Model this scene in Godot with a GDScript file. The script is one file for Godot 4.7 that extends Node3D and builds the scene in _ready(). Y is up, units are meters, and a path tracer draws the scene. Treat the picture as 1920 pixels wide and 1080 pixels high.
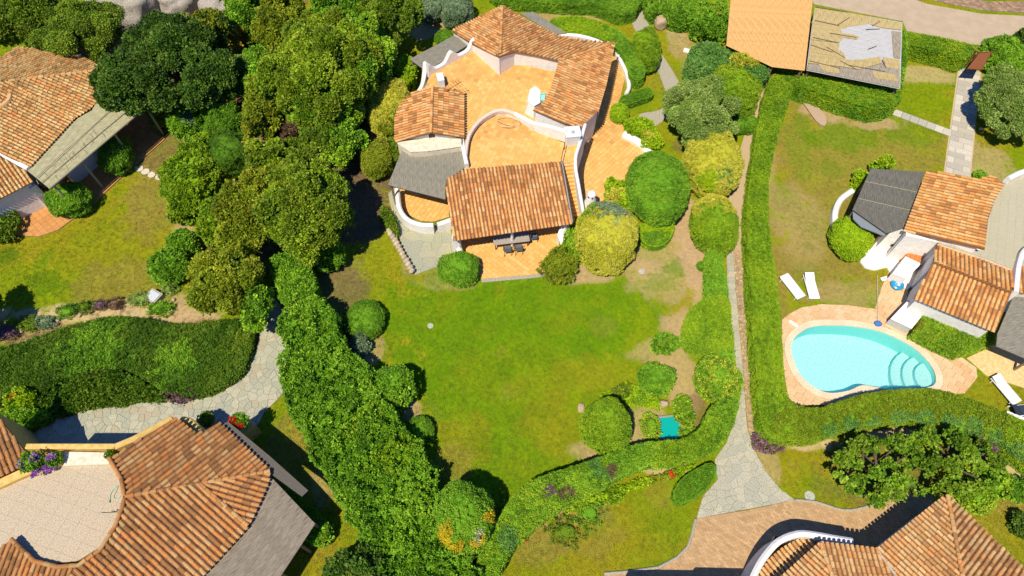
extends Node3D
# Hillside villas and gardens seen from a drone. Units are metres, y is up, north is -z.
# Outlines were surveyed from the aerial picture: at(px, py, h) is the place, at height h, of a surveyed point.

const EYE := 40.0
const FOCAL := 1283.0
const TILT := 60.0
var rng := RandomNumberGenerator.new()
var mats := {}
var leaf_meshes := {}
var used := {}
var wobble := FastNoiseLite.new()
var sin_t := sin(deg_to_rad(TILT))
var cos_t := cos(deg_to_rad(TILT))
var paved: Array = []            # plan outlines where no grass grows
var ground_rgb := PackedFloat32Array()
const GW := 1240
const GH := 700
const GX := -52.0
const GZ := -58.0
const GSX := 104.0
const GSZ := 58.7

func at(px: float, py: float, h := 0.0) -> Vector3:
	var x := (px - 960.0) / FOCAL
	var y := -(py - 540.0) / FOCAL
	var d := Vector3(x, -sin_t + y * cos_t, -cos_t - y * sin_t)
	return Vector3(0, EYE, 0) + d * ((h - EYE) / d.y)

func px_per_m(px: float, py: float, h := 0.0) -> float:
	var p := at(px, py, h) - Vector3(0, EYE, 0)
	return FOCAL / p.dot(Vector3(0, -sin_t, -cos_t))

func steep(py: float) -> float:     # angle of sight below the horizon at this row
	return deg_to_rad(TILT) + atan((py - 540.0) / FOCAL)

func plan(list: Array, h := 0.0) -> PackedVector2Array:
	var r := PackedVector2Array()
	for q in list:
		var p := at(q[0], q[1], h)
		r.append(Vector2(p.x, p.z))
	return r

func smooth_ring(poly: PackedVector2Array, n := 3) -> PackedVector2Array:   # closed Catmull-Rom
	var r := PackedVector2Array()
	var c := poly.size()
	for i in c:
		for k in n:
			r.append(poly[i].cubic_interpolate(poly[(i + 1) % c], poly[(i + c - 1) % c], poly[(i + 2) % c], float(k) / n))
	return r

func smooth_line(pts: Array, n := 4) -> Array:
	var r := []
	var c := pts.size()
	for i in c - 1:
		for k in n:
			var a: Vector3 = pts[i]
			r.append(a.cubic_interpolate(pts[i + 1], pts[maxi(i - 1, 0)], pts[mini(i + 2, c - 1)], float(k) / n))
	r.append(pts[c - 1])
	return r

# ---------- names, labels ----------
func numbered(called: String) -> String:
	if not used.has(called):
		used[called] = 0
		return called
	used[called] += 1
	return "%s_%03d" % [called, used[called]]

func thing(called: String, label: String, category: String, where := Vector3.ZERO, group := "") -> Node3D:
	var o := Node3D.new()
	o.name = numbered(called)
	add_child(o)
	o.position = where
	o.set_meta("label", label)
	o.set_meta("category", category)
	if group != "":
		o.set_meta("group", group)
	return o

func setting(called: String, label := "", category := "") -> Node3D:
	var o := Node3D.new()
	o.name = numbered(called)
	add_child(o)
	o.set_meta("kind", "structure")
	if label != "":
		o.set_meta("label", label)
	if category != "":
		o.set_meta("category", category)
	return o

func put(st: SurfaceTool, called: String, m: Material, parent: Node, smooth := false) -> MeshInstance3D:
	if not smooth:
		st.generate_normals()
	var o := MeshInstance3D.new()
	o.mesh = st.commit()
	o.mesh.surface_set_material(0, m)
	o.name = called
	parent.add_child(o, true)
	return o

func inst(mesh: Mesh, called: String, parent: Node, t: Transform3D) -> MeshInstance3D:
	var o := MeshInstance3D.new()
	o.mesh = mesh
	o.name = called
	parent.add_child(o, true)
	o.transform = t
	return o

# ---------- materials ----------
func srgb(c: Color) -> Color:
	return c.linear_to_srgb()

func tint(c: Color, k: float) -> Color:
	return Color(c.r * k, c.g * k, c.b * k)

func noise_tex(freq: float, seed_: int, ramp: Array, size := 512, octaves := 4, kind := FastNoiseLite.TYPE_SIMPLEX_SMOOTH) -> NoiseTexture2D:
	var n := FastNoiseLite.new()
	n.noise_type = kind
	n.frequency = freq
	n.seed = seed_
	n.fractal_octaves = octaves
	var t := NoiseTexture2D.new()
	t.noise = n
	t.width = size
	t.height = size
	t.seamless = true
	t.normalize = true
	var g := Gradient.new()
	var off := PackedFloat32Array()
	var col := PackedColorArray()
	for r in ramp:
		off.append(r[0])
		col.append(srgb(r[1]))
	g.offsets = off
	g.colors = col
	t.color_ramp = g
	return t

func bump_tex(freq: float, seed_: int, strength: float, size := 256) -> NoiseTexture2D:
	var n := FastNoiseLite.new()
	n.frequency = freq
	n.seed = seed_
	n.fractal_octaves = 4
	var t := NoiseTexture2D.new()
	t.noise = n
	t.width = size
	t.height = size
	t.seamless = true
	t.as_normal_map = true
	t.bump_strength = strength
	return t

# a matt surface mottled between tones; metres is the size of one repeat
func surf(key: String, ramp: Array, freq := 0.02, metres := 3.0, rough := 0.85, bump := 0.0) -> StandardMaterial3D:
	if mats.has(key):
		return mats[key]
	var m := StandardMaterial3D.new()
	m.albedo_texture = noise_tex(freq, hash(key) % 9999, ramp)
	m.uv1_triplanar = true
	m.uv1_world_triplanar = true
	m.uv1_scale = Vector3.ONE / metres
	m.roughness = rough
	m.metallic_specular = 0.3
	if bump > 0.0:
		m.normal_enabled = true
		m.normal_texture = bump_tex(freq * 3.0, 7, bump)
		m.normal_scale = 1.0
	mats[key] = m
	return m

# one colour with the shared fine mottling
func toned(c: Color, rough := 0.85) -> StandardMaterial3D:
	var key := "toned_%s_%s" % [c.to_html(), rough]
	if mats.has(key):
		return mats[key]
	if not mats.has("mottle"):
		mats["mottle"] = noise_tex(0.03, 17, [[0.2, Color(0.62, 0.62, 0.64)], [0.5, Color(0.86, 0.86, 0.86)], [0.85, Color(1, 1, 0.98)]])
	var m := StandardMaterial3D.new()
	m.albedo_texture = mats["mottle"]
	m.albedo_color = srgb(tint(c, 1.16))
	m.uv1_triplanar = true
	m.uv1_world_triplanar = true
	m.uv1_scale = Vector3.ONE / 1.4
	m.roughness = rough
	m.metallic_specular = 0.3
	mats[key] = m
	return m

func flat(key: String, c: Color, rough := 0.7, metal := 0.0) -> StandardMaterial3D:
	if mats.has(key):
		return mats[key]
	var m := StandardMaterial3D.new()
	m.albedo_color = srgb(c)
	m.roughness = rough
	m.metallic = metal
	mats[key] = m
	return m

func tinted(rough := 0.85, key := "tinted") -> StandardMaterial3D:   # colour comes from the vertices or copies
	if mats.has(key):
		return mats[key]
	var m := StandardMaterial3D.new()
	m.vertex_color_use_as_albedo = true
	m.albedo_texture = noise_tex(0.05, 11, [[0.0, Color(0.72, 0.72, 0.72)], [1.0, Color(1, 1, 1)]], 256)
	m.uv1_triplanar = true
	m.uv1_world_triplanar = true
	m.uv1_scale = Vector3.ONE * 1.3
	m.roughness = rough
	m.metallic_specular = 0.3
	mats[key] = m
	return m

func leaf_mat(key: String, gloss: float) -> StandardMaterial3D:
	if mats.has(key):
		return mats[key]
	var m := StandardMaterial3D.new()
	m.vertex_color_use_as_albedo = true
	m.roughness = gloss
	m.metallic_specular = 0.35
	m.backlight_enabled = true
	m.backlight = Color(0.5, 0.55, 0.2)
	m.cull_mode = BaseMaterial3D.CULL_DISABLED
	mats[key] = m
	return m

# ---------- shapes ----------
func begin() -> SurfaceTool:
	var st := SurfaceTool.new()
	st.begin(Mesh.PRIMITIVE_TRIANGLES)
	st.set_smooth_group(-1)
	return st

func tri(st: SurfaceTool, a: Vector3, b: Vector3, c: Vector3) -> void:
	st.add_vertex(a)
	st.add_vertex(b)
	st.add_vertex(c)

func quad(st: SurfaceTool, a: Vector3, b: Vector3, c: Vector3, d: Vector3) -> void:   # clockwise from outside
	tri(st, a, b, c)
	tri(st, a, c, d)

func up_tri(st: SurfaceTool, a: Vector3, b: Vector3, c: Vector3) -> void:
	if (a - c).cross(a - b).y < 0.0:
		tri(st, a, c, b)
	else:
		tri(st, a, b, c)

# a prism: top points (any heights), bottom at the given heights
func prism(st: SurfaceTool, top: PackedVector3Array, bottom: PackedVector3Array, chamfer := 0.0) -> void:
	var n := top.size()
	var flat2 := PackedVector2Array()
	for p in top:
		flat2.append(Vector2(p.x, p.z))
	var cw := Geometry2D.is_polygon_clockwise(flat2)
	var t := top
	var b := bottom
	if not cw:
		t = top.duplicate()
		b = bottom.duplicate()
		t.reverse()
		b.reverse()
		flat2.reverse()
	var ids := Geometry2D.triangulate_polygon(flat2)
	var low := t
	if chamfer > 0.0:
		low = t.duplicate()
		var mid := Vector3.ZERO
		for p in t:
			mid += p / n
		t = t.duplicate()
		for i in n:
			low[i] = t[i] - Vector3(0, chamfer, 0)
			var e1 := (t[i] - t[(i + n - 1) % n])
			var e2 := (t[(i + 1) % n] - t[i])
			e1.y = 0
			e2.y = 0
			var nrm := (Vector3(-e1.z, 0, e1.x).normalized() + Vector3(-e2.z, 0, e2.x).normalized()).normalized()
			if nrm.dot(mid - t[i]) < 0 and n < 6:
				nrm = -nrm
			t[i] += nrm * chamfer
		for i in n:
			var j := (i + 1) % n
			quad(st, t[i], low[i], low[j], t[j])
	for k in range(0, ids.size(), 3):
		up_tri(st, t[ids[k]], t[ids[k + 1]], t[ids[k + 2]])
	for i in n:
		var j := (i + 1) % n
		quad(st, low[i], b[i], b[j], low[j])

func lift(poly: PackedVector2Array, y: float) -> PackedVector3Array:
	var r := PackedVector3Array()
	for p in poly:
		r.append(Vector3(p.x, y, p.y))
	return r

func slab(st: SurfaceTool, poly: PackedVector2Array, y0: float, y1: float, chamfer := 0.0) -> void:
	prism(st, lift(poly, y1), lift(poly, y0), chamfer)

func box(st: SurfaceTool, c: Vector3, size: Vector3, turn := 0.0, ch := 0.0) -> void:
	var hx := size.x / 2
	var hz := size.z / 2
	var p := PackedVector2Array()
	var k := ch
	if k <= 0.0:
		for q in [[-hx, -hz], [hx, -hz], [hx, hz], [-hx, hz]]:
			p.append(Vector2(q[0], q[1]).rotated(turn) + Vector2(c.x, c.z))
	else:
		for q in [[-hx + k, -hz], [hx - k, -hz], [hx, -hz + k], [hx, hz - k], [hx - k, hz], [-hx + k, hz], [-hx, hz - k], [-hx, -hz + k]]:
			p.append(Vector2(q[0], q[1]).rotated(turn) + Vector2(c.x, c.z))
	slab(st, p, c.y - size.y / 2, c.y + size.y / 2)
	var ids := Geometry2D.triangulate_polygon(p)
	for i in range(0, ids.size(), 3):
		var a := p[ids[i]]
		var b := p[ids[i + 1]]
		var d := p[ids[i + 2]]
		var y := c.y - size.y / 2
		tri(st, Vector3(a.x, y, a.y), Vector3(b.x, y, b.y), Vector3(d.x, y, d.y))

# a wall along a line; each point is (x, foot, z), tops are heights above the foot; both ends closed, rounded coping
func wall(st: SurfaceTool, line: Array, tall, thick: float, closed := false, soft := 0.05) -> void:
	var n := line.size()
	var rings := []
	for i in n:
		var a: Vector3 = line[(i + n - 1) % n] if closed else line[maxi(i - 1, 0)]
		var b: Vector3 = line[(i + 1) % n] if closed else line[mini(i + 1, n - 1)]
		var p: Vector3 = line[i]
		var d := b - a
		d.y = 0
		d = d.normalized()
		var s := Vector3(-d.z, 0, d.x) * thick / 2
		var h: float = tall[i] if tall is Array else tall
		var u := Vector3(0, h, 0)
		var k := minf(soft, thick * 0.45)
		rings.append([p + s, p + s + u - Vector3(0, k, 0), p + s * (1.0 - 2.0 * k / thick) + u, p - s * (1.0 - 2.0 * k / thick) + u, p - s + u - Vector3(0, k, 0), p - s])
	var last := n if closed else n - 1
	for i in last:
		var r0: Array = rings[i]
		var r1: Array = rings[(i + 1) % n]
		for k in 5:
			quad(st, r0[k], r0[k + 1], r1[k + 1], r1[k])
	if not closed:
		for e in [rings[0], rings[n - 1]]:
			for k in range(1, 5):
				tri(st, e[0], e[k], e[k + 1])

func tube(st: SurfaceTool, pts: Array, radii: Array, sides := 7) -> void:
	var prev := []
	for i in pts.size():
		var d: Vector3 = (pts[mini(i + 1, pts.size() - 1)] - pts[maxi(i - 1, 0)]).normalized()
		var x := d.cross(Vector3(0.31, 0.2, 0.93)).normalized()
		var y := x.cross(d)
		var ring := []
		for k in sides:
			var a := TAU * k / sides
			ring.append(pts[i] + (x * cos(a) + y * sin(a)) * radii[i])
		if prev:
			for k in sides:
				quad(st, prev[k], prev[(k + 1) % sides], ring[(k + 1) % sides], ring[k])
		prev = ring
		if i == 0 or i == pts.size() - 1:
			for k in range(1, sides - 1):
				tri(st, ring[0], ring[k], ring[k + 1])

func lathe(st: SurfaceTool, c: Vector3, profile: Array, sides := 20) -> void:    # profile: [radius, height]
	for i in profile.size() - 1:
		for k in sides:
			var a := TAU * k / sides
			var b := TAU * (k + 1) / sides
			var p = profile[i]
			var q = profile[i + 1]
			var p0 := c + Vector3(cos(a) * p[0], p[1], sin(a) * p[0])
			var p1 := c + Vector3(cos(b) * p[0], p[1], sin(b) * p[0])
			var q0 := c + Vector3(cos(a) * q[0], q[1], sin(a) * q[0])
			var q1 := c + Vector3(cos(b) * q[0], q[1], sin(b) * q[0])
			if p[0] > 0.0005:
				tri(st, p0, p1, q1)
			if q[0] > 0.0005:
				tri(st, p0, q1, q0)

# a lumpy stone or mound
func boulder(st: SurfaceTool, c: Vector3, r: Vector3, turn: float, seed_: int, lump := 0.22) -> void:
	var n := FastNoiseLite.new()
	n.seed = seed_
	n.frequency = 0.9
	n.fractal_octaves = 3
	var rows := 18
	var cols := 28
	n.fractal_octaves = 5
	st.set_smooth_group(0)
	var g := []
	for i in rows + 1:
		var line := []
		var th := PI * i / rows
		for k in cols:
			var ph := TAU * k / cols
			var d := Vector3(sin(th) * cos(ph), cos(th), sin(th) * sin(ph))
			var flatd := Vector3(signf(d.x) * pow(absf(d.x), 0.8), signf(d.y) * pow(absf(d.y), 0.75), signf(d.z) * pow(absf(d.z), 0.8))
			var f := 1.0 + lump * n.get_noise_3dv(d * 1.6) * 2.0
			line.append(c + (flatd * f * r).rotated(Vector3.UP, turn))
		g.append(line)
	for i in rows:
		for k in cols:
			var j := (k + 1) % cols
			quad(st, g[i][k], g[i][j], g[i + 1][j], g[i + 1][k])

# ---------- paving laid piece by piece ----------
func paving(parent: Node, called: String, poly: PackedVector2Array, w: float, l: float, turn: float, y: float, tones: Array, parts: int, bond := true, gap := 0.012, thick := 0.03, seed_ := 1) -> void:
	rng.seed = seed_
	var inv := PackedVector2Array()
	var lo := Vector2(1e9, 1e9)
	var hi := -lo
	for p in poly:
		var q := p.rotated(-turn)
		inv.append(q)
		lo = lo.min(q)
		hi = hi.max(q)
	var pieces := []
	var row := 0
	var v := lo.y
	while v < hi.y:
		var u := lo.x - (l * 0.5 if bond and row % 2 else 0.0)
		while u < hi.x:
			var c := PackedVector2Array([Vector2(u + gap / 2, v + gap / 2), Vector2(u + l - gap / 2, v + gap / 2), Vector2(u + l - gap / 2, v + w - gap / 2), Vector2(u + gap / 2, v + w - gap / 2)])
			var whole := true
			for p in c:
				if not Geometry2D.is_point_in_polygon(p, inv):
					whole = false
					break
			var found := [c] if whole else Geometry2D.intersect_polygons(c, inv)
			for f in found:
				if f.size() < 3:
					continue
				var back := PackedVector2Array()
				for p in f:
					back.append(p.rotated(turn))
				pieces.append([back, whole, Vector2(u + l / 2, v + w / 2).rotated(turn)])
			u += l
		v += w
		row += 1
	lay(parent, called, pieces, w - gap, l - gap, turn, y, tones, parts, thick)

func lay(parent: Node, called: String, pieces: Array, w: float, l: float, turn: float, y: float, tones: Array, parts: int, thick: float) -> void:
	var eye := Vector2(0, 0)
	pieces.sort_custom(func(a, b): return a[2].distance_squared_to(eye) < b[2].distance_squared_to(eye))
	var shared := []
	var tm := []
	for i in tones.size():
		tm.append(toned(tones[i]))
	if w > 0.0:
		for i in tones.size():
			var st := begin()
			slab(st, PackedVector2Array([Vector2(-l / 2, -w / 2), Vector2(l / 2, -w / 2), Vector2(l / 2, w / 2), Vector2(-l / 2, w / 2)]), -thick, 0.0, 0.006)
			st.generate_normals()
			var me := st.commit()
			me.surface_set_material(0, tm[i])
			shared.append(me)
	var rest: SurfaceTool = null
	for i in pieces.size():
		var pc: Array = pieces[i]
		var dy := rng.randf_range(-0.0015, 0.0015)
		var t := rng.randi() % tones.size()
		if i < parts:
			if pc[1] and w > 0.0:
				inst(shared[t], called, parent, Transform3D(Basis(Vector3.UP, -turn), Vector3(pc[2].x, y + dy, pc[2].y)))
			else:
				var st := begin()
				slab(st, pc[0], y - thick + dy, y + dy, 0.006)
				put(st, called, tm[t], parent)
		else:
			if rest == null:
				rest = begin()
			rest.set_color(tint(tones[t], rng.randf_range(0.85, 1.12)))
			slab(rest, pc[0], y - thick + dy, y + dy)
	if rest:
		var o := put(rest, called + "_field", tinted(), parent)
		o.set_meta("kind", "stuff")

# irregular flagstones: cells around scattered points, cut to the outline
func flagstones(parent: Node, poly: PackedVector2Array, cell: float, y: float, tones: Array, parts: int, seed_: int, gap := 0.035) -> void:
	rng.seed = seed_
	var lo := Vector2(1e9, 1e9)
	var hi := -lo
	for p in poly:
		lo = lo.min(p)
		hi = hi.max(p)
	lo -= Vector2.ONE * cell
	hi += Vector2.ONE * cell
	var nx := int((hi.x - lo.x) / cell) + 1
	var nz := int((hi.y - lo.y) / cell) + 1
	var seeds := {}
	for i in nx:
		for k in nz:
			if rng.randf() < 0.9:
				seeds[Vector2i(i, k)] = lo + Vector2(i + 0.5 + rng.randf_range(-0.46, 0.46), k + 0.5 + rng.randf_range(-0.46, 0.46)) * cell
	var grown := Geometry2D.offset_polygon(poly, cell * 0.6)
	var pieces := []
	for id in seeds:
		var c: Vector2 = seeds[id]
		if not Geometry2D.is_point_in_polygon(c, grown[0]):
			continue
		var shape := PackedVector2Array([c + Vector2(-1, -1) * cell * 1.3, c + Vector2(1, -1) * cell * 1.3, c + Vector2(1, 1) * cell * 1.3, c + Vector2(-1, 1) * cell * 1.3])
		for di in range(-2, 3):
			for dk in range(-2, 3):
				var id2 := Vector2i(id.x + di, id.y + dk)
				if (di == 0 and dk == 0) or not seeds.has(id2):
					continue
				var o: Vector2 = seeds[id2]
				shape = cut_half(shape, (c + o) / 2 - (o - c).normalized() * gap / 2, o - c)
				if shape.size() < 3:
					break
			if shape.size() < 3:
				break
		if shape.size() < 3:
			continue
		for f in Geometry2D.intersect_polygons(shape, poly):
			if f.size() >= 3 and poly_area(f) > cell * cell * 0.06:
				pieces.append([f, false, c])
	lay(parent, "flagstone", pieces, 0.0, 0.0, 0.0, y, tones, parts, 0.05)

func poly_area(p: PackedVector2Array) -> float:
	var s := 0.0
	for i in p.size():
		s += p[i].cross(p[(i + 1) % p.size()])
	return absf(s) / 2

func cut_half(p: PackedVector2Array, q: Vector2, n: Vector2) -> PackedVector2Array:
	var r := PackedVector2Array()
	for i in p.size():
		var a := p[i]
		var b := p[(i + 1) % p.size()]
		var da := (a - q).dot(n)
		var db := (b - q).dot(n)
		if da <= 0:
			r.append(a)
		if (da < 0 and db > 0) or (da > 0 and db < 0):
			r.append(a.lerp(b, da / (da - db)))
	return r

# ---------- tiled roofs ----------
func tile_shape(long := 0.42, wide := 0.192, high := 0.10) -> SurfaceTool:
	var st := begin()
	var segs := 6
	var top := []
	var low := []
	var inner := []
	for k in segs + 1:
		var a := PI * k / segs
		top.append(Vector3(-cos(a) * wide * 0.40, sin(a) * high * 0.82 - 0.015, -long / 2))
		low.append(Vector3(-cos(a) * wide * 0.5, sin(a) * high + 0.012, long / 2))
		inner.append(Vector3(-cos(a) * wide * 0.41, sin(a) * high * 0.78 + 0.008, long / 2))
	for k in segs:
		quad(st, top[k], top[k + 1], low[k + 1], low[k])
		quad(st, low[k], low[k + 1], inner[k + 1], inner[k])
	return st

func new_house(called: String, label: String, tones: Array, spacing := 0.25) -> Dictionary:
	var mean := Color(0, 0, 0)
	for c in tones:
		mean += c / tones.size()
	for i in tones.size():
		tones[i] = (tones[i] as Color).lerp(mean, 0.25) * Color(1.10, 1.09, 0.92)
	return {"node": thing(called, label, "house"), "tones": tones, "gap": spacing, "tiles": [], "course": 0.36}

func facet(hs: Dictionary, e0: Array, e1: Array, he: float, pitch: float, pts: Array, wall_mat: Material, inset := 0.22, foot := 0.0) -> Dictionary:
	var a := at(e0[0], e0[1], he)
	var b := at(e1[0], e1[1], he)
	var u := (b - a)
	u.y = 0
	u = u.normalized()
	var w := Vector3(-u.z, 0, u.x)
	var mid := Vector3.ZERO
	for q in pts:
		mid += at(q[0], q[1], he + 0.4) / pts.size()
	if w.dot(mid - a) < 0:
		w = -w
	var v := w * cos(deg_to_rad(pitch)) + Vector3.UP * sin(deg_to_rad(pitch))
	var n := u.cross(v)
	if n.y < 0:
		n = -n
	var f := {"a": a, "u": u, "v": v, "n": n}
	var top := PackedVector3Array()
	var under := PackedVector3Array()
	var loc := PackedVector2Array()
	var pl := PackedVector2Array()
	for q in pts:
		var p := on_facet(f, q[0], q[1])
		top.append(p)
		under.append(p - n * 0.11)
		loc.append(Vector2((p - a).dot(u), (p - a).dot(v)))
		pl.append(Vector2(p.x, p.z))
	var st := begin()
	prism(st, top, under)
	var deck := put(st, "roof", surf("roof_deck", [[0.2, Color(0.17, 0.075, 0.03)], [0.6, Color(0.26, 0.12, 0.05)], [0.9, Color(0.32, 0.17, 0.08)]], 0.03, 1.5), hs.node)  # deck coloured darker than the tiles, standing for shade between the rows
	for inner in (Geometry2D.offset_polygon(pl, -inset) if inset > 0.0 else []):
		if inner.size() < 3:
			continue
		var wt := PackedVector3Array()
		for p in inner:
			var y := a.y - ((p.x - a.x) * n.x + (p.y - a.z) * n.z) / n.y - 0.14
			wt.append(Vector3(p.x, y, p.y))
		var ws := begin()
		prism(ws, wt, lift(inner, foot))
		put(ws, "wall", wall_mat, hs.node)
	# rows of cover tiles, each row running up the slope
	var lo := 1e9
	var hi := -1e9
	for p in loc:
		lo = minf(lo, p.x)
		hi = maxf(hi, p.x)
	var x: float = lo + hs.gap * 0.45
	var basis0 := Basis(n.cross(-v), n, -v)
	while x < hi:
		var cuts := []
		for i in loc.size():
			var p := loc[i]
			var q := loc[(i + 1) % loc.size()]
			if (p.x <= x) != (q.x <= x):
				cuts.append(p.y + (q.y - p.y) * (x - p.x) / (q.x - p.x))
		cuts.sort()
		for i in range(0, cuts.size() - 1, 2):
			var y0: float = cuts[i] - 0.05
			var y1: float = cuts[i + 1]
			var cnt := maxi(1, int(round((y1 - y0) / hs.course)))
			var stepl := (y1 - y0) / cnt
			if y1 - y0 < 0.12:
				continue
			for k in cnt:
				var yc := y0 + stepl * (k + 0.5)
				var jit := Basis(n, rng.randf_range(-0.035, 0.035) * (4.0 if rng.randf() < 0.04 else 1.0))
				var sc := Vector3(hs.gap / 0.25 * rng.randf_range(0.95, 1.05), rng.randf_range(0.9, 1.1), stepl / 0.36)
				var org: Vector3 = a + u * (x + rng.randf_range(-0.008, 0.008)) + v * yc + n * 0.012
				hs.tiles.append([Transform3D((jit * basis0).scaled_local(sc), org), tone_at(hs, org), deck])
		x += hs.gap
	return f

func tone_at(hs: Dictionary, p: Vector3) -> int:
	var k: float = wobble.get_noise_2d(p.x * 5.0 + 31.0, p.z * 5.0) * 0.5 + 0.5 + rng.randf_range(-0.5, 0.5)
	return clampi(int(k * hs.tones.size()), 0, hs.tones.size() - 1)

func on_facet(f: Dictionary, px: float, py: float) -> Vector3:
	var eye := Vector3(0, EYE, 0)
	var d := at(px, py, 0.0) - eye
	return eye + d * ((f.a - eye).dot(f.n) / d.dot(f.n))

func cap_line(hs: Dictionary, f: Dictionary, list: Array, raise := 0.05) -> void:
	for i in list.size() - 1:
		var p := on_facet(f, list[i][0], list[i][1])
		var q := on_facet(f, list[i + 1][0], list[i + 1][1])
		if p.y < q.y:
			var s := p
			p = q
			q = s
		var d := (q - p).normalized()
		var side := d.cross(Vector3.UP).normalized()
		var up := side.cross(d)
		if up.y < 0:
			up = -up
		var cnt := maxi(1, int(round(p.distance_to(q) / 0.36)))
		for k in cnt:
			var org := p.lerp(q, (k + 0.5) / cnt) + up * raise
			hs.tiles.append([Transform3D(Basis(up.cross(d), up, d).scaled_local(Vector3(1.25, 1.1, 1.0)), org), rng.randi() % hs.tones.size(), hs.node.get_child(0)])

func commit_tiles(hs: Dictionary, parts := 300) -> void:
	var eye := Vector3(0, EYE, 0)
	var list: Array = hs.tiles
	list.sort_custom(func(a, b): return a[0].origin.distance_squared_to(eye) < b[0].origin.distance_squared_to(eye))
	var shapes := []
	for c in hs.tones:
		var st := tile_shape()
		st.generate_normals()
		var me := st.commit()
		me.surface_set_material(0, toned(c))
		shapes.append(me)
	var buf := PackedFloat32Array()
	for i in list.size():
		var t: Array = list[i]
		if i < parts:
			inst(shapes[t[1]], "tile", t[2], t[0])
		else:
			var c: Color = tint(hs.tones[t[1]], rng.randf_range(0.82, 1.18))
			push(buf, t[0], c)
	if buf.size():
		var st := tile_shape()
		st.generate_normals()
		var me := st.commit()
		var o := copies(me, buf, "roof_tiles", tinted(0.85, "tile_tint"), hs.node)
		o.set_meta("kind", "stuff")

func push(buf: PackedFloat32Array, t: Transform3D, c: Color) -> void:
	var b := t.basis
	var o := t.origin
	buf.append_array(PackedFloat32Array([b.x.x, b.y.x, b.z.x, o.x, b.x.y, b.y.y, b.z.y, o.y, b.x.z, b.y.z, b.z.z, o.z, c.r, c.g, c.b, 1.0]))

func copies(me: Mesh, buf: PackedFloat32Array, called: String, m: Material, parent: Node) -> MultiMeshInstance3D:
	var mm := MultiMesh.new()
	mm.transform_format = MultiMesh.TRANSFORM_3D
	mm.use_colors = true
	mm.mesh = me
	mm.instance_count = buf.size() / 16
	mm.buffer = buf
	var o := MultiMeshInstance3D.new()
	o.multimesh = mm
	o.material_override = m
	o.name = called
	parent.add_child(o, true)
	return o

# ---------- foliage ----------
var PAL := {
	"hedge": [Color(0.0874, 0.211, 0.0111), Color(0.13, 0.302, 0.0129), Color(0.192, 0.394, 0.0185), Color(0.28, 0.47, 0.0277)],
	"wood": [Color(0.095, 0.17, 0.008), Color(0.155, 0.25, 0.010), Color(0.23, 0.335, 0.014), Color(0.30, 0.385, 0.024)],
	"meadow": [Color(0.144, 0.225, 0.00825), Color(0.196, 0.281, 0.011), Color(0.246, 0.325, 0.0151)],
	"flecked": [Color(0.07, 0.16, 0.008), Color(0.62, 0.60, 0.04), Color(0.11, 0.23, 0.01), Color(0.55, 0.58, 0.05), Color(0.16, 0.29, 0.015)],
	"fig": [Color(0.075, 0.17, 0.008), Color(0.12, 0.24, 0.01), Color(0.18, 0.31, 0.014), Color(0.25, 0.37, 0.03)],
	"bright": [Color(0.105, 0.224, 0.00737), Color(0.175, 0.314, 0.00864), Color(0.244, 0.386, 0.0111), Color(0.314, 0.437, 0.0154)],
	"leafy": [Color(0.0896, 0.207, 0.0114), Color(0.161, 0.328, 0.0133), Color(0.251, 0.431, 0.019), Color(0.359, 0.5, 0.0284)],
	"oak": [Color(0.0322, 0.0775, 0.0102), Color(0.0565, 0.124, 0.0119), Color(0.0806, 0.171, 0.0153), Color(0.137, 0.217, 0.0256)],
	"olive": [Color(0.085, 0.16, 0.008), Color(0.125, 0.215, 0.010), Color(0.17, 0.26, 0.014), Color(0.22, 0.30, 0.025)],
	"mustard": [Color(0.13, 0.19, 0.008), Color(0.185, 0.25, 0.01), Color(0.25, 0.305, 0.014), Color(0.31, 0.335, 0.022)],
	"yellow": [Color(0.37, 0.385, 0.025), Color(0.46, 0.455, 0.035), Color(0.53, 0.52, 0.055), Color(0.61, 0.57, 0.09)],
	"gold": [Color(0.48, 0.38, 0.01), Color(0.6, 0.46, 0.015), Color(0.55, 0.4, 0.02)],
	"lime": [Color(0.197, 0.351, 0.00594), Color(0.281, 0.446, 0.00743), Color(0.38, 0.527, 0.0112)],
	"pine": [Color(0.0624, 0.15, 0.0099), Color(0.0858, 0.195, 0.0099), Color(0.125, 0.24, 0.0116)],
	"teal": [Color(0.09, 0.23, 0.035), Color(0.13, 0.29, 0.05), Color(0.19, 0.35, 0.075)],
	"grey": [Color(0.12, 0.195, 0.09), Color(0.18, 0.27, 0.135), Color(0.27, 0.36, 0.21)],
	"silver": [Color(0.15, 0.25, 0.035), Color(0.215, 0.33, 0.055), Color(0.30, 0.41, 0.095)],
	"ivy": [Color(0.052, 0.125, 0.0066), Color(0.078, 0.17, 0.00825), Color(0.104, 0.205, 0.0099), Color(0.146, 0.23, 0.0165)],
	"moss": [Color(0.0936, 0.234, 0.0099), Color(0.122, 0.27, 0.0119), Color(0.15, 0.306, 0.0139)],
	"rust": [Color(0.33, 0.195, 0.015), Color(0.435, 0.255, 0.0225), Color(0.27, 0.21, 0.0225)],
	"brown": [Color(0.13, 0.078, 0.0455), Color(0.182, 0.117, 0.065), Color(0.247, 0.156, 0.091)],
	"mauve": [Color(0.182, 0.104, 0.13), Color(0.247, 0.13, 0.169), Color(0.13, 0.117, 0.052)],
	"violet": [Color(0.38, 0.12, 0.55), Color(0.5, 0.22, 0.62), Color(0.3, 0.09, 0.45)],
	"red": [Color(0.65, 0.02, 0.01), Color(0.75, 0.06, 0.015)],
	"cream": [Color(0.462, 0.495, 0.275), Color(0.308, 0.374, 0.154), Color(0.55, 0.55, 0.33)],
}

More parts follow.
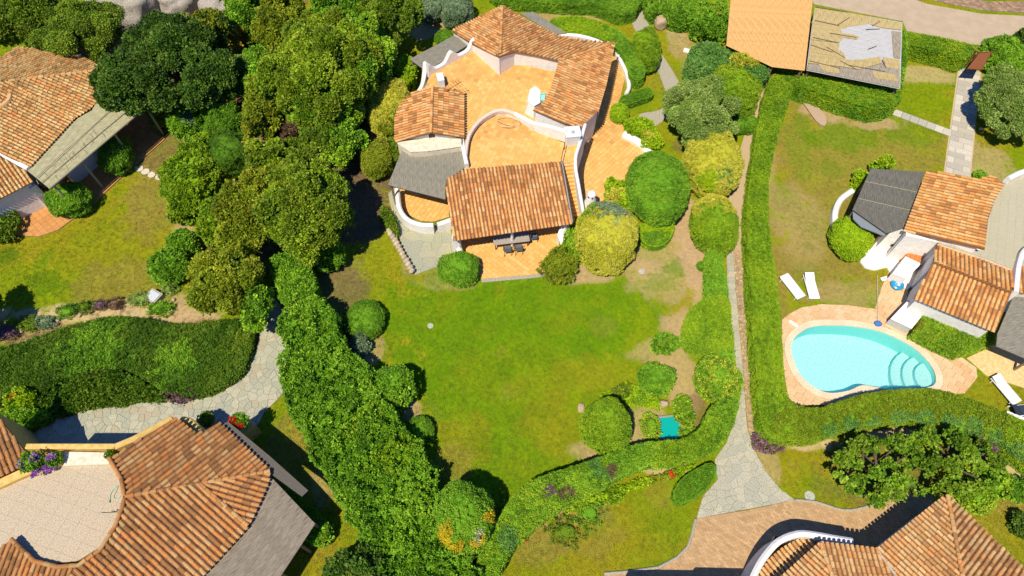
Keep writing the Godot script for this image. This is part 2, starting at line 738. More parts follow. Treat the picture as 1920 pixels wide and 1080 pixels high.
func leaf_shape(kind: String) -> ArrayMesh:
	if leaf_meshes.has(kind):
		return leaf_meshes[kind]
	var r := RandomNumberGenerator.new()
	r.seed = hash(kind)
	var spec: Array = {"fine": [13, 0.09, 0.036, 0.11], "broad": [8, 0.13, 0.062, 0.11], "long": [10, 0.16, 0.03, 0.09], "grass": [7, 0.09, 0.012, 0.05], "needle": [14, 0.11, 0.014, 0.08], "petal": [9, 0.06, 0.05, 0.08]}[kind]
	var st := begin()
	for i in spec[0]:
		var az := r.randf() * TAU
		var el := r.randf_range(0.15, 1.25)
		var d := Vector3(cos(az) * cos(el), sin(el), sin(az) * cos(el))
		var o: Vector3 = Vector3(r.randf_range(-1, 1), r.randf_range(-0.9, 0.5), r.randf_range(-1, 1)) * spec[3]
		var s := d.cross(Vector3(r.randf_range(-1, 1), r.randf_range(-1, 1), r.randf_range(-1, 1))).normalized()
		var l: float = spec[1] * r.randf_range(0.8, 1.25)
		var w: float = spec[2] * r.randf_range(0.85, 1.2)
		var nn := d.cross(s)
		var m: Vector3 = o + d * l * 0.5
		tri(st, o, m + s * w + nn * w * 0.3, o + d * l)
		tri(st, o, o + d * l, m - s * w + nn * w * 0.3)
	st.generate_normals()
	leaf_meshes[kind] = st.commit()
	return leaf_meshes[kind]

func pick(pal: Array, p: Vector3, patch := 0.9) -> Color:
	var k := (wobble.get_noise_3d(p.x * 3.0, p.y * 3.0, p.z * 3.0) * 0.7 + 0.5) * patch + rng.randf_range(-0.5, 0.5) * (1.35 - patch) + (1.0 - patch) * 0.5
	var c: Color = pal[clampi(int(k * pal.size()), 0, pal.size() - 1)]
	return tint(c, rng.randf_range(0.78, 1.22))

func sprig(buf: PackedFloat32Array, pos: Vector3, n: Vector3, s: float, c: Color) -> void:
	var y := (n + Vector3(rng.randf_range(-0.55, 0.55), rng.randf_range(-0.3, 0.55), rng.randf_range(-0.55, 0.55))).normalized()
	var x := y.cross(Vector3(rng.randf_range(-1, 1), rng.randf_range(-1, 1), rng.randf_range(-1, 1))).normalized()
	push(buf, Transform3D(Basis(x * s, y * s, x.cross(y) * s), pos), c)

func core_mat(pal: String) -> StandardMaterial3D:
	var c: Color = PAL[pal][mini(1, PAL[pal].size() - 1)]
	return toned(tint(c, 0.9), 0.95)

func ball(st: SurfaceTool, c: Vector3, r: Vector3, sq := 1.0, lump := 0.0, rows := 9, cols := 14, floor_y := -1e9) -> void:
	var g := []
	for i in rows + 1:
		var th := PI * i / rows
		var line := []
		for k in cols:
			var ph := TAU * k / cols
			var hz := pow(sin(th), sq) if sin(th) > 0.0001 else 0.0
			var vy := signf(cos(th)) * pow(absf(cos(th)), sq)
			var d := Vector3(hz * cos(ph), vy, hz * sin(ph))
			var f := 1.0 + lump * wobble.get_noise_3d((c.x + d.x * r.x) * 4.0, d.y * 6.0, (c.z + d.z * r.z) * 4.0)
			var p := c + d * r * f
			p.y = maxf(p.y, floor_y)
			line.append(p)
		g.append(line)
	for i in rows:
		for k in cols:
			var j := (k + 1) % cols
			quad(st, g[i][k], g[i][j], g[i + 1][j], g[i + 1][k])

func round_size(cx: float, cy: float, rx: float, ry: float, h: float) -> Array:
	var s := px_per_m(cx, cy, h * 0.5)
	var e := steep(cy)
	var r := rx / s
	var q := ry / s
	var z := sqrt(maxf(q * q - pow(h * 0.5 * cos(e), 2), q * q * 0.3)) / sin(e)
	return [at(cx, cy, h * 0.5), r, z]

# a clipped or natural round shrub; spots: [px, py, radius px, palette] patches of other leaves
func shrub(called: String, label: String, cx: float, cy: float, rx: float, ry: float, h: float, pal: String, o := {}) -> Node3D:
	rng.seed = int(cx * 31 + cy * 7)
	var rs := round_size(cx, cy, rx, ry, h)
	var c: Vector3 = rs[0]
	var r := Vector3(rs[1], h * 0.5, rs[2])
	var rough: float = o.get("rough", 0.06) + 0.03
	var sq: float = o.get("sq", 0.8)
	var kind: String = o.get("kind", "broad" if rough > 0.14 else "fine")
	var size: float = o.get("size", 0.9 if rough > 0.14 else 0.8)
	var t := thing(called, label, o.get("cat", "shrub"), Vector3(c.x, 0, c.z), o.get("group", ""))
	c = Vector3(0, h * 0.5, 0)
	var st := begin()
	ball(st, c, r * (1.0 - 0.07 / maxf(0.4, minf(r.x, r.z)) - rough * 0.6), sq, rough, 9, 16, 0.02)
	var body := put(st, "crown", core_mat(pal), t)
	var spots: Array = o.get("spots", [])
	var sp := []
	for q in spots:
		sp.append([at(q[0], q[1], h * 0.75) - t.position, q[2] / px_per_m(q[0], q[1], h * 0.75), q[3]])
	var area := 2.9 * PI * pow((pow(r.x * r.y, 1.6) + pow(r.y * r.z, 1.6) + pow(r.x * r.z, 1.6)) / 3.0, 1.0 / 1.6)
	var count := int(area * o.get("density", 66.0) / (size * size))
	var buf := PackedFloat32Array()
	for i in count:
		var y := rng.randf_range(-0.75, 1.0)
		var az := rng.randf() * TAU
		var hz := sqrt(1.0 - y * y)
		var d := Vector3(pow(hz, sq) * cos(az), signf(y) * pow(absf(y), sq), pow(hz, sq) * sin(az))
		var f := 1.0 + rough * 2.0 * wobble.get_noise_3d((t.position.x + d.x * r.x) * 5.0, d.y * 8.0, (t.position.z + d.z * r.z) * 5.0) - rng.randf() * 0.05
		var p := c + d * r * f
		if p.y < 0.03:
			continue
		var use: String = pal
		for q in sp:
			var dd: float = (p - q[0]).length() / q[1] + wobble.get_noise_3d(p.x * 8.0, p.y * 8.0, p.z * 8.0 + 50.0) * 0.7
			if dd < 1.0:
				use = q[2]
		sprig(buf, p, (d / r).normalized(), size * rng.randf_range(0.75, 1.2), pick(PAL[use], p + t.position, o.get("patch", 0.6)))
	var lv := copies(leaf_shape(kind), buf, "leaves", leaf_mat("leaf", 0.55), body)
	lv.set_meta("kind", "stuff")
	return t

func edge_gap(p: Vector2, poly: PackedVector2Array) -> float:
	var best := 1e9
	for i in poly.size():
		var q := Geometry2D.get_closest_point_to_segment(p, poly[i], poly[(i + 1) % poly.size()])
		best = minf(best, p.distance_squared_to(q))
	return sqrt(best)

# a hedge from the outline of its top
func hedge(called: String, label: String, list: Array, h: float, pal: String, o := {}) -> Node3D:
	var poly := plan(list, h)
	if o.get("smooth", true):
		poly = smooth_ring(poly, 3)
	rng.seed = int(list[0][0] * 13 + list[0][1])
	var mid := Vector2.ZERO
	var lo := Vector2(1e9, 1e9)
	var hi := -lo
	for p in poly:
		mid += p / poly.size()
		lo = lo.min(p)
		hi = hi.max(p)
	if not Geometry2D.is_polygon_clockwise(poly):
		poly.reverse()
	var t := thing(called, label, o.get("cat", "hedge"), Vector3(mid.x, 0, mid.y), o.get("group", ""))
	var lump: float = o.get("lump", 0.08)
	var size: float = o.get("size", 0.9 if lump > 0.11 else 0.8)
	var dens: float = o.get("density", 66.0) / (size * size)
	var kind: String = o.get("kind", "broad" if lump > 0.11 else "fine")
	var rr: float = o.get("round", 0.22)
	var foot: float = o.get("foot", 0.0)
	var st := begin()
	for inner in Geometry2D.offset_polygon(poly, -(0.07 + lump * 0.5)):
		var q := PackedVector2Array()
		for p in inner:
			q.append(p - mid)
		slab(st, q, foot, h - 0.07 - lump * 0.9, minf(0.15, h * 0.2))
	var body := put(st, "body", core_mat(pal), t)
	var buf := PackedFloat32Array()
	var spots := []
	for q in o.get("spots", []):
		spots.append([at(q[0], q[1], h) - t.position, q[2] / px_per_m(q[0], q[1], h), q[3]])
	var pts := []
	var area := poly_area(poly)
	var tries := int((hi.x - lo.x) * (hi.y - lo.y) * dens)
	for i in tries:
		var p := Vector2(rng.randf_range(lo.x, hi.x), rng.randf_range(lo.y, hi.y))
		if not Geometry2D.is_point_in_polygon(p, poly):
			continue
		var g := edge_gap(p, poly)
		var y := h
		if g < rr:
			y -= rr - sqrt(maxf(0.0, rr * rr - (rr - g) * (rr - g)))
		y += lump * 1.6 * wobble.get_noise_2d(p.x * 6.0, p.y * 6.0) + lump * wobble.get_noise_2d(p.x * 17.0, p.y * 17.0) - rng.randf() * 0.05
		pts.append([Vector3(p.x - mid.x, y, p.y - mid.y), Vector3.UP])
	for i in poly.size():
		var a := poly[i]
		var b := poly[(i + 1) % poly.size()]
		var nrm := Vector2(b.y - a.y, a.x - b.x).normalized()
		if Geometry2D.is_point_in_polygon((a + b) / 2 + nrm * 0.05, poly):
			nrm = -nrm
		for k in int(a.distance_to(b) * (h - foot) * dens * 0.9):
			var y := rng.randf_range(foot + 0.04, h - 0.05)
			var p := a.lerp(b, rng.randf()) - mid
			var off: float = lump * 1.3 * wobble.get_noise_3d((p.x + mid.x) * 6.0, y * 6.0, (p.y + mid.y) * 6.0) - rng.randf() * 0.04
			if y > h - rr:
				off -= (rr - sqrt(maxf(0.0, rr * rr - pow(y - h + rr, 2)))) 
			pts.append([Vector3(p.x + nrm.x * off, y, p.y + nrm.y * off), Vector3(nrm.x, 0.25, nrm.y)])
	for q in pts:
		var use: String = pal
		for s in spots:
			var dd: float = (q[0] - s[0]).length() / s[1] + wobble.get_noise_3d(q[0].x * 8.0, q[0].y * 8.0, q[0].z * 8.0 + 50.0) * 0.7
			if dd < 1.0:
				use = s[2]
		sprig(buf, q[0], q[1], size * rng.randf_range(0.75, 1.2), pick(PAL[use], q[0] + t.position, o.get("patch", 0.6)))
	var lv := copies(leaf_shape(kind), buf, "leaves", leaf_mat("leaf", 0.55), body)
	lv.set_meta("kind", "stuff")
	return t

func tree(called: String, label: String, cx: float, cy: float, rx: float, ry: float, h: float, pal: String, o := {}) -> Node3D:
	rng.seed = int(cx * 17 + cy * 3)
	var top_share: float = o.get("crown", 0.7)
	var hc := h * (1.0 - top_share * 0.5)
	var s := px_per_m(cx, cy, hc)
	var e := steep(cy)
	var vy := h * top_share * 0.5
	var q := ry / s
	var r := Vector3(rx / s, vy, sqrt(maxf(q * q - pow(vy * cos(e), 2), q * q * 0.35)) / sin(e))
	var c := at(cx, cy, hc)
	var t := thing(called, label, o.get("cat", "tree"), Vector3(c.x, 0, c.z), o.get("group", ""))
	c = Vector3(0, hc, 0)
	var lobes := []
	var n: int = int(o.get("lobes", 20) * 1.9)
	var lr: float = o.get("lobe", 0.34) * 0.72
	for i in n:
		var y := 1.0 - 1.5 * (i + 0.5) / n
		var az := i * 2.39996 + rng.randf_range(-0.4, 0.4)
		var hz := sqrt(maxf(0.0, 1.0 - y * y))
		var d := Vector3(hz * cos(az), y, hz * sin(az))
		var k := rng.randf_range(0.55, 1.06 - lr * 0.4)
		lobes.append([c + d * r * k, Vector3(r.x, (r.x + r.z) * 0.40, r.z) * lr * rng.randf_range(0.65, 1.35), d, rng.randf_range(0.78, 1.25)])
	var thick: float = 0.05 + h * 0.028
	var st := begin()
	tube(st, [Vector3(0, -0.05, 0), Vector3(0.06, h * 0.12, 0.02), Vector3(-0.05, h * 0.3, 0.05), c + Vector3(0, -vy * 0.2, 0)], [thick * 1.5, thick, thick * 0.85, thick * 0.5], 8)
	put(st, "trunk", surf("bark", [[0.2, Color(0.07, 0.05, 0.035)], [0.8, Color(0.16, 0.12, 0.085)]], 0.05, 0.7), t)
	var limbs := mini(n, o.get("limbs", 5))
	for i in limbs:
		var b: Array = lobes[(i * 3 + 1) % n]
		var ls := begin()
		var p0 := Vector3(0, h * (0.22 + 0.05 * i), 0)
		tube(ls, [p0, p0.lerp(b[0], 0.5) + Vector3(rng.randf_range(-0.15, 0.15), 0.12, rng.randf_range(-0.15, 0.15)), b[0]], [thick * 0.6, thick * 0.4, thick * 0.15], 6)
		put(ls, "limb", mats["bark"], t)
	var cs := begin()
	var cored: float = o.get("core", 0.6)
	for b in lobes:
		ball(cs, b[0], b[1] * cored, 1.0, 0.25, 6, 9)
	var body := put(cs, "crown", core_mat(pal), t)
	var size: float = o.get("size", 1.15)
	var dens: float = o.get("density", 42.0) / (size * size)
	var kind: String = o.get("kind", "broad")
	var buf := PackedFloat32Array()
	var spots := []
	for w in o.get("spots", []):
		spots.append([at(w[0], w[1], h * 0.8) - t.position, w[2] / px_per_m(w[0], w[1], h * 0.8), w[3]])
	for li in n:
		var b: Array = lobes[li]
		var br: Vector3 = b[1]
		var cnt := int(4.0 * PI * br.x * br.z * dens)
		for i in cnt:
			var y := rng.randf_range(-0.6, 1.0)
			var az := rng.randf() * TAU
			var hz := sqrt(1.0 - y * y)
			var d := Vector3(hz * cos(az), y, hz * sin(az))
			if d.dot(b[2]) < -0.55:
				continue
			var p: Vector3 = b[0] + d * br * (rng.randf_range(0.82, 1.02) + 0.25 * wobble.get_noise_3d((b[0].x + d.x) * 7.0, d.y * 7.0, (b[0].z + d.z) * 7.0))
			var hidden := false
			for lj in n:
				if lj != li:
					var w: Array = lobes[lj]
					if ((p - w[0]) / w[1]).length_squared() < 0.5:
						hidden = true
						break
			if hidden or p.y < 0.1:
				continue
			var use: String = pal
			for q2 in spots:
				var dd: float = (p - q2[0]).length() / q2[1] + wobble.get_noise_3d(p.x * 5.0, p.y * 5.0, p.z * 5.0 + 50.0) * 0.8
				if dd < 1.0:
					use = q2[2]
			sprig(buf, p, d, size * rng.randf_range(0.7, 1.25), tint(pick(PAL[use], p + t.position, o.get("patch", 0.7)), b[3]))
	var lv := copies(leaf_shape(kind), buf, "leaves", leaf_mat("leaf", 0.55), body)
	lv.set_meta("kind", "stuff")
	return t

# ---------- ground ----------
var SOIL := {
	"lush": Color(0.108, 0.21, 0.004), "lawn": Color(0.165, 0.228, 0.005), "yellow": Color(0.235, 0.218, 0.010), "dry": Color(0.235, 0.19, 0.036),
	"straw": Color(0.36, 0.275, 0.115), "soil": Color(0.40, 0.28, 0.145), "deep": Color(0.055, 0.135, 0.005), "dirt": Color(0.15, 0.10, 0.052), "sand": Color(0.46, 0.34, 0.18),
}
var n_big := PackedByteArray()
var n_mid := PackedByteArray()
var n_fine := PackedByteArray()

func noise_bytes(freq: float, seed_: int, oct: int) -> PackedByteArray:
	var n := FastNoiseLite.new()
	n.frequency = freq
	n.seed = seed_
	n.fractal_octaves = oct
	var im := n.get_image(GW, GH, false, false, true)
	im.convert(Image.FORMAT_L8)
	return im.get_data()

func paint(px: float, py: float, rx: float, ry: float, what: String, strength := 1.0) -> void:
	var c := at(px, py)
	var s := px_per_m(px, py)
	var ax := rx / s
	var az := ry / s / sin(steep(py))
	var col: Color = SOIL[what]
	var x0 := clampi(int((c.x - ax * 1.4 - GX) / GSX * GW), 0, GW - 1)
	var x1 := clampi(int((c.x + ax * 1.4 - GX) / GSX * GW), 0, GW - 1)
	var z0 := clampi(int((c.z - az * 1.4 - GZ) / GSZ * GH), 0, GH - 1)
	var z1 := clampi(int((c.z + az * 1.4 - GZ) / GSZ * GH), 0, GH - 1)
	for k in range(z0, z1 + 1):
		var dz := (GZ + (k + 0.5) / GH * GSZ - c.z) / az
		for i in range(x0, x1 + 1):
			var dx := (GX + (i + 0.5) / GW * GSX - c.x) / ax
			var id := k * GW + i
			var d := dx * dx + dz * dz + (n_mid[id] - 128) * 0.0055 + (n_fine[id] - 128) * 0.003
			if d < 1.0:
				var w := minf(1.0, (1.0 - d) * 2.2) * strength
				ground_rgb[id * 3] = lerpf(ground_rgb[id * 3], col.r, w)
				ground_rgb[id * 3 + 1] = lerpf(ground_rgb[id * 3 + 1], col.g, w)
				ground_rgb[id * 3 + 2] = lerpf(ground_rgb[id * 3 + 2], col.b, w)

func ground_color(x: float, z: float) -> Color:
	var i := clampi(int((x - GX) / GSX * GW), 0, GW - 1)
	var k := clampi(int((z - GZ) / GSZ * GH), 0, GH - 1)
	var id := (k * GW + i) * 3
	return Color(ground_rgb[id], ground_rgb[id + 1], ground_rgb[id + 2])

func build_ground() -> void:
	n_big = noise_bytes(0.012, 3, 3)
	n_mid = noise_bytes(0.045, 5, 4)
	n_fine = noise_bytes(0.25, 9, 3)
	ground_rgb.resize(GW * GH * 3)
	var a: Color = SOIL.lawn
	var b: Color = SOIL.yellow
	for id in GW * GH:
		var w := clampf((n_big[id] - 90) / 90.0, 0.0, 1.0)
		ground_rgb[id * 3] = lerpf(a.r, b.r, w)
		ground_rgb[id * 3 + 1] = lerpf(a.g, b.g, w)
		ground_rgb[id * 3 + 2] = lerpf(a.b, b.b, w)
	for q in [
		# lawn of the middle villa
		[980, 680, 330, 270, "lawn", 0.9], [930, 620, 260, 130, "lush", 0.85], [900, 800, 130, 150, "lush", 0.6], [1060, 560, 190, 80, "lush", 0.7], [1100, 640, 80, 50, "lush", 0.7], [980, 700, 120, 70, "lawn", 0.6], [1010, 730, 60, 40, "yellow", 0.2],
		[700, 480, 75, 55, "yellow", 0.5], [650, 520, 40, 40, "straw", 0.35], [870, 830, 60, 60, "yellow", 0.6], [850, 870, 40, 45, "dry", 0.5], [1040, 800, 50, 70, "yellow", 0.55], [1090, 700, 60, 40, "yellow", 0.5], [1000, 880, 60, 40, "lush", 0.5],
		[1250, 500, 90, 70, "straw", 0.7], [1300, 450, 45, 90, "soil", 0.95], [1290, 410, 40, 50, "soil", 0.9], [1215, 510, 55, 22, "straw", 0.6], [1270, 505, 28, 22, "lush", 0.6], [1240, 530, 40, 20, "lush", 0.4], [1305, 520, 25, 70, "soil", 0.85], [1100, 515, 75, 20, "soil", 0.95], [1170, 500, 60, 18, "soil", 0.7], [1280, 620, 40, 45, "soil", 0.8], [1265, 690, 40, 50, "straw", 0.9], [1230, 660, 60, 25, "straw", 0.7], [1285, 740, 35, 50, "straw", 0.9], [1310, 780, 25, 45, "dirt", 0.6], [1210, 790, 45, 40, "straw", 0.8], [1190, 820, 60, 30, "soil", 0.7], [1110, 845, 50, 18, "soil", 0.8],
		[800, 490, 35, 40, "straw", 0.5], [840, 530, 60, 16, "straw", 0.5], [770, 470, 20, 50, "straw", 0.6], [700, 655, 22, 30, "soil", 0.8], [770, 770, 22, 22, "soil", 0.8], [690, 520, 60, 100, "lawn", 0.4],
		# under the wood and beside it
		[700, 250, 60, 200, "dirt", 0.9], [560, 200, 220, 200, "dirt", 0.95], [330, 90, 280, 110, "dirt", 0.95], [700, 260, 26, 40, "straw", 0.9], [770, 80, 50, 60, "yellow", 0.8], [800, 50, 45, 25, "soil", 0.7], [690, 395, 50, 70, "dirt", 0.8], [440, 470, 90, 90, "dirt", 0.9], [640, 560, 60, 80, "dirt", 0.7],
		# garden of the left villa
		[160, 470, 210, 120, "yellow", 0.9], [60, 540, 120, 60, "lawn", 0.8], [90, 530, 50, 25, "deep", 0.5], [200, 480, 120, 70, "lawn", 0.3], [300, 350, 70, 100, "dry", 0.8], [310, 280, 45, 40, "dirt", 0.45], [360, 430, 40, 70, "straw", 0.8], [230, 530, 100, 50, "dry", 0.6], [200, 590, 230, 22, "sand", 0.85], [60, 625, 100, 25, "straw", 0.8], [330, 590, 60, 40, "soil", 0.8], [15, 480, 25, 18, "deep", 0.7],
		# slope of creepers
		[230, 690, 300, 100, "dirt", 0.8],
		# strip east of the yellow villa
		[570, 870, 90, 130, "dry", 0.7], [630, 950, 60, 90, "yellow", 0.8], [610, 900, 30, 60, "straw", 0.6], [600, 1050, 90, 40, "yellow", 0.9], [700, 1000, 30, 60, "straw", 0.5],
		# north lawns
		[980, 30, 80, 25, "yellow", 0.9], [1090, 30, 90, 16, "soil", 0.6], [1230, 160, 45, 70, "yellow", 0.95], [1270, 70, 25, 45, "soil", 0.85], [1300, 110, 30, 40, "straw", 0.6], [1210, 190, 40, 30, "lawn", 0.7], [1260, 240, 40, 30, "yellow", 0.7], [1290, 270, 30, 20, "dirt", 0.5], [1420, 240, 30, 120, "soil", 0.8],
		# east garden
		[1600, 300, 190, 150, "dry", 0.75], [1580, 255, 75, 30, "lush", 0.6], [1500, 290, 25, 60, "lush", 0.4], [1510, 240, 20, 30, "lush", 0.5], [1700, 240, 60, 40, "lush", 0.6], [1720, 170, 60, 50, "lawn", 0.9], [1730, 140, 70, 18, "sand", 0.6], [1560, 205, 60, 25, "soil", 0.8], [1640, 230, 60, 14, "soil", 0.7], [1540, 470, 110, 110, "dry", 0.9], [1500, 420, 60, 80, "straw", 0.45], [1590, 550, 80, 30, "straw", 0.45], [1450, 550, 40, 100, "dry", 0.8], [1840, 300, 60, 50, "straw", 0.7], [1880, 260, 60, 20, "yellow", 0.9], [1840, 170, 25, 40, "sand", 0.6],
		[1900, 740, 90, 50, "yellow", 0.8],
		# south lawns
		[1150, 980, 170, 90, "yellow", 0.85], [1240, 950, 60, 60, "lawn", 0.7], [1010, 1010, 60, 50, "dry", 0.8], [1060, 960, 80, 30, "straw", 0.6], [1120, 1000, 60, 50, "dry", 0.5], [1250, 880, 60, 14, "sand", 0.8], [1500, 890, 80, 55, "yellow", 0.85], [1540, 920, 50, 30, "lawn", 0.6], [1640, 890, 110, 70, "dirt", 0.5], [1520, 830, 60, 15, "sand", 0.9], [1680, 815, 60, 14, "sand", 0.9], [1880, 890, 50, 28, "sand", 0.9], [1850, 960, 110, 60, "dry", 0.7], [1870, 1010, 60, 60, "yellow", 0.7], [1440, 880, 25, 60, "straw", 0.7],
	]:
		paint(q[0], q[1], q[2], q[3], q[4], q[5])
	# small worn, lush and dry places all over the lawns
	rng.seed = 77
	for i in 260:
		var q: Array = [[960, 690, 260, 190], [130, 480, 190, 90], [1580, 400, 130, 190], [1150, 980, 170, 80], [1560, 890, 90, 50], [1240, 150, 60, 90], [640, 940, 60, 110]][i % 7 if i > 120 else 0]
		var px: float = q[0] + rng.randf_range(-1, 1) * q[2]
		var py: float = q[1] + rng.randf_range(-1, 1) * q[3]
		var r := rng.randf_range(8, 34)
		paint(px, py, r * rng.randf_range(0.8, 1.6), r, ["lush", "yellow", "lawn", "yellow", "lush", "dry"][rng.randi() % 6] if i > 120 else ["lush", "lawn", "lush", "deep", "yellow"][rng.randi() % 5], rng.randf_range(0.1, 0.35) if i > 120 else rng.randf_range(0.06, 0.2))
	var bytes := PackedByteArray()
	bytes.resize(GW * GH * 3)
	var lut := PackedByteArray()
	lut.resize(1025)
	for i in 1025:
		lut[i] = int(clampf(Color(i / 1024.0, 0, 0).linear_to_srgb().r, 0, 1) * 255.0 + 0.5)
	for id in GW * GH:
		var k := 0.72 + n_fine[id] * 0.0016 + n_mid[id] * 0.0008
		var j := id * 3
		bytes[j] = lut[clampi(int(ground_rgb[j] * k * 1024.0), 0, 1024)]
		bytes[j + 1] = lut[clampi(int(ground_rgb[j + 1] * k * 1024.0), 0, 1024)]
		bytes[j + 2] = lut[clampi(int(ground_rgb[j + 2] * k * 1024.0), 0, 1024)]
	var im := Image.create_from_data(GW, GH, false, Image.FORMAT_RGB8, bytes)
	var m := StandardMaterial3D.new()
	m.albedo_texture = ImageTexture.create_from_image(im)
	m.roughness = 1.0
	m.metallic_specular = 0.1
	mats["ground"] = m
	# one sheet with an opening where the swimming pool is sunk
	var st := begin()
	var lo := Vector2(1e9, 1e9)
	var hi := -lo
	for p in pool_line:
		lo = lo.min(p)
		hi = hi.max(p)
	lo -= Vector2.ONE * 0.6
	hi += Vector2.ONE * 0.6
	var xs := [-140.0, lo.x, hi.x, 140.0]
	var zs := [-170.0, lo.y, hi.y, 60.0]
	for i in 3:
		for k in 3:
			if i == 1 and k == 1:
				continue
			gquad(st, xs[i], zs[k], xs[i + 1], zs[k + 1])
	var c := (lo + hi) / 2
	var edge := []
	for p in pool_line:
		var d: Vector2 = p - c
		var s := minf((hi.x - c.x) / maxf(0.001, absf(d.x)), (hi.y - c.y) / maxf(0.001, absf(d.y)))
		edge.append(c + d * s)
	# corners of the opening join the ring between pool and frame
	var n := pool_line.size()
	for i in n:
		var j := (i + 1) % n
		var p0: Vector2 = pool_line[i] + (pool_line[i] - c).normalized() * 0.12
		var p1: Vector2 = pool_line[j] + (pool_line[j] - c).normalized() * 0.12
		gtri(st, p0, edge[i], edge[j])
		gtri(st, p0, edge[j], p1)
		var e0: Vector2 = edge[i]
		var e1: Vector2 = edge[j]
		if absf(e0.x - e1.x) > 0.01 and absf(e0.y - e1.y) > 0.01:
			var cx := e0.x if absf(absf(e0.x - c.x) - (hi.x - c.x)) < 0.01 else e1.x
			var cz := e0.y if absf(absf(e0.y - c.y) - (hi.y - c.y)) < 0.01 else e1.y
			gtri(st, e0, Vector2(cx, cz), e1)
	var g := put(st, "ground", m, self)
	g.set_meta("kind", "structure")

func gvert(st: SurfaceTool, x: float, z: float) -> void:
	st.set_uv(Vector2((x - GX) / GSX, (z - GZ) / GSZ))
	st.add_vertex(Vector3(x, 0, z))

func gtri(st: SurfaceTool, a: Vector2, b: Vector2, c: Vector2) -> void:
	if (b - a).cross(c - a) < 0:
		var t := b
		b = c
		c = t
	gvert(st, a.x, a.y)
	gvert(st, b.x, b.y)
	gvert(st, c.x, c.y)

func gquad(st: SurfaceTool, x0: float, z0: float, x1: float, z1: float) -> void:
	gtri(st, Vector2(x0, z0), Vector2(x1, z0), Vector2(x1, z1))
	gtri(st, Vector2(x0, z0), Vector2(x1, z1), Vector2(x0, z1))

var pool_line := PackedVector2Array()

func sheet(called: String, label: String, list: Array, y: float, m: Material, round_ := false, thick := 0.3) -> MeshInstance3D:
	var poly := plan(list)
	if round_:
		poly = smooth_ring(poly, 3)
	paved.append(poly)
	var st := begin()
	slab(st, poly, y - thick, y)
	var o := put(st, numbered(called), m, self)
	o.set_meta("kind", "structure")
	o.set_meta("label", label)
	return o

func grow_grass(count: int) -> void:
	rng.seed = 99
	var buf := PackedFloat32Array()
	var boxes := []
	for p in paved:
		var lo := Vector2(1e9, 1e9)
		var hi := -lo
		for q in p:
			lo = lo.min(q)
			hi = hi.max(q)
		boxes.append(Rect2(lo, hi - lo))
	for i in count:
		var p := at(rng.randf_range(-20, 1940), rng.randf_range(-20, 1100))
		var c := ground_color(p.x, p.z)
		if c.b > 0.06 and rng.randf() < c.b * 6.0:
			continue
		var v := Vector2(p.x, p.z)
		var skip := false
		for k in paved.size():
			if boxes[k].has_point(v) and Geometry2D.is_point_in_polygon(v, paved[k]):
				skip = true
				break
		if skip:
			continue
		var s := rng.randf_range(0.5, 1.35)
		var r := rng.randf() * TAU
		push(buf, Transform3D(Basis(Vector3.UP, r).scaled(Vector3(s, s * 0.6, s)), p), tint(c, rng.randf_range(0.75, 1.6)))
	var o := copies(leaf_shape("grass"), buf, "grass", leaf_mat("blade", 0.7), self)
	o.set_meta("kind", "stuff")
	o.set_meta("label", "short mown green and yellowing lawn grass")
	o.set_meta("category", "grass")

# ---------- the place ----------
var WHITE: Material
var CREAM: Material
var OCHRE: Material
var TERRA := [Color(0.72, 0.395, 0.115), Color(0.74, 0.415, 0.128), Color(0.70, 0.37, 0.105), Color(0.76, 0.445, 0.15)]
var SLATE := [Color(0.36, 0.36, 0.26), Color(0.39, 0.385, 0.285), Color(0.34, 0.345, 0.26), Color(0.42, 0.40, 0.29), Color(0.38, 0.34, 0.23)]

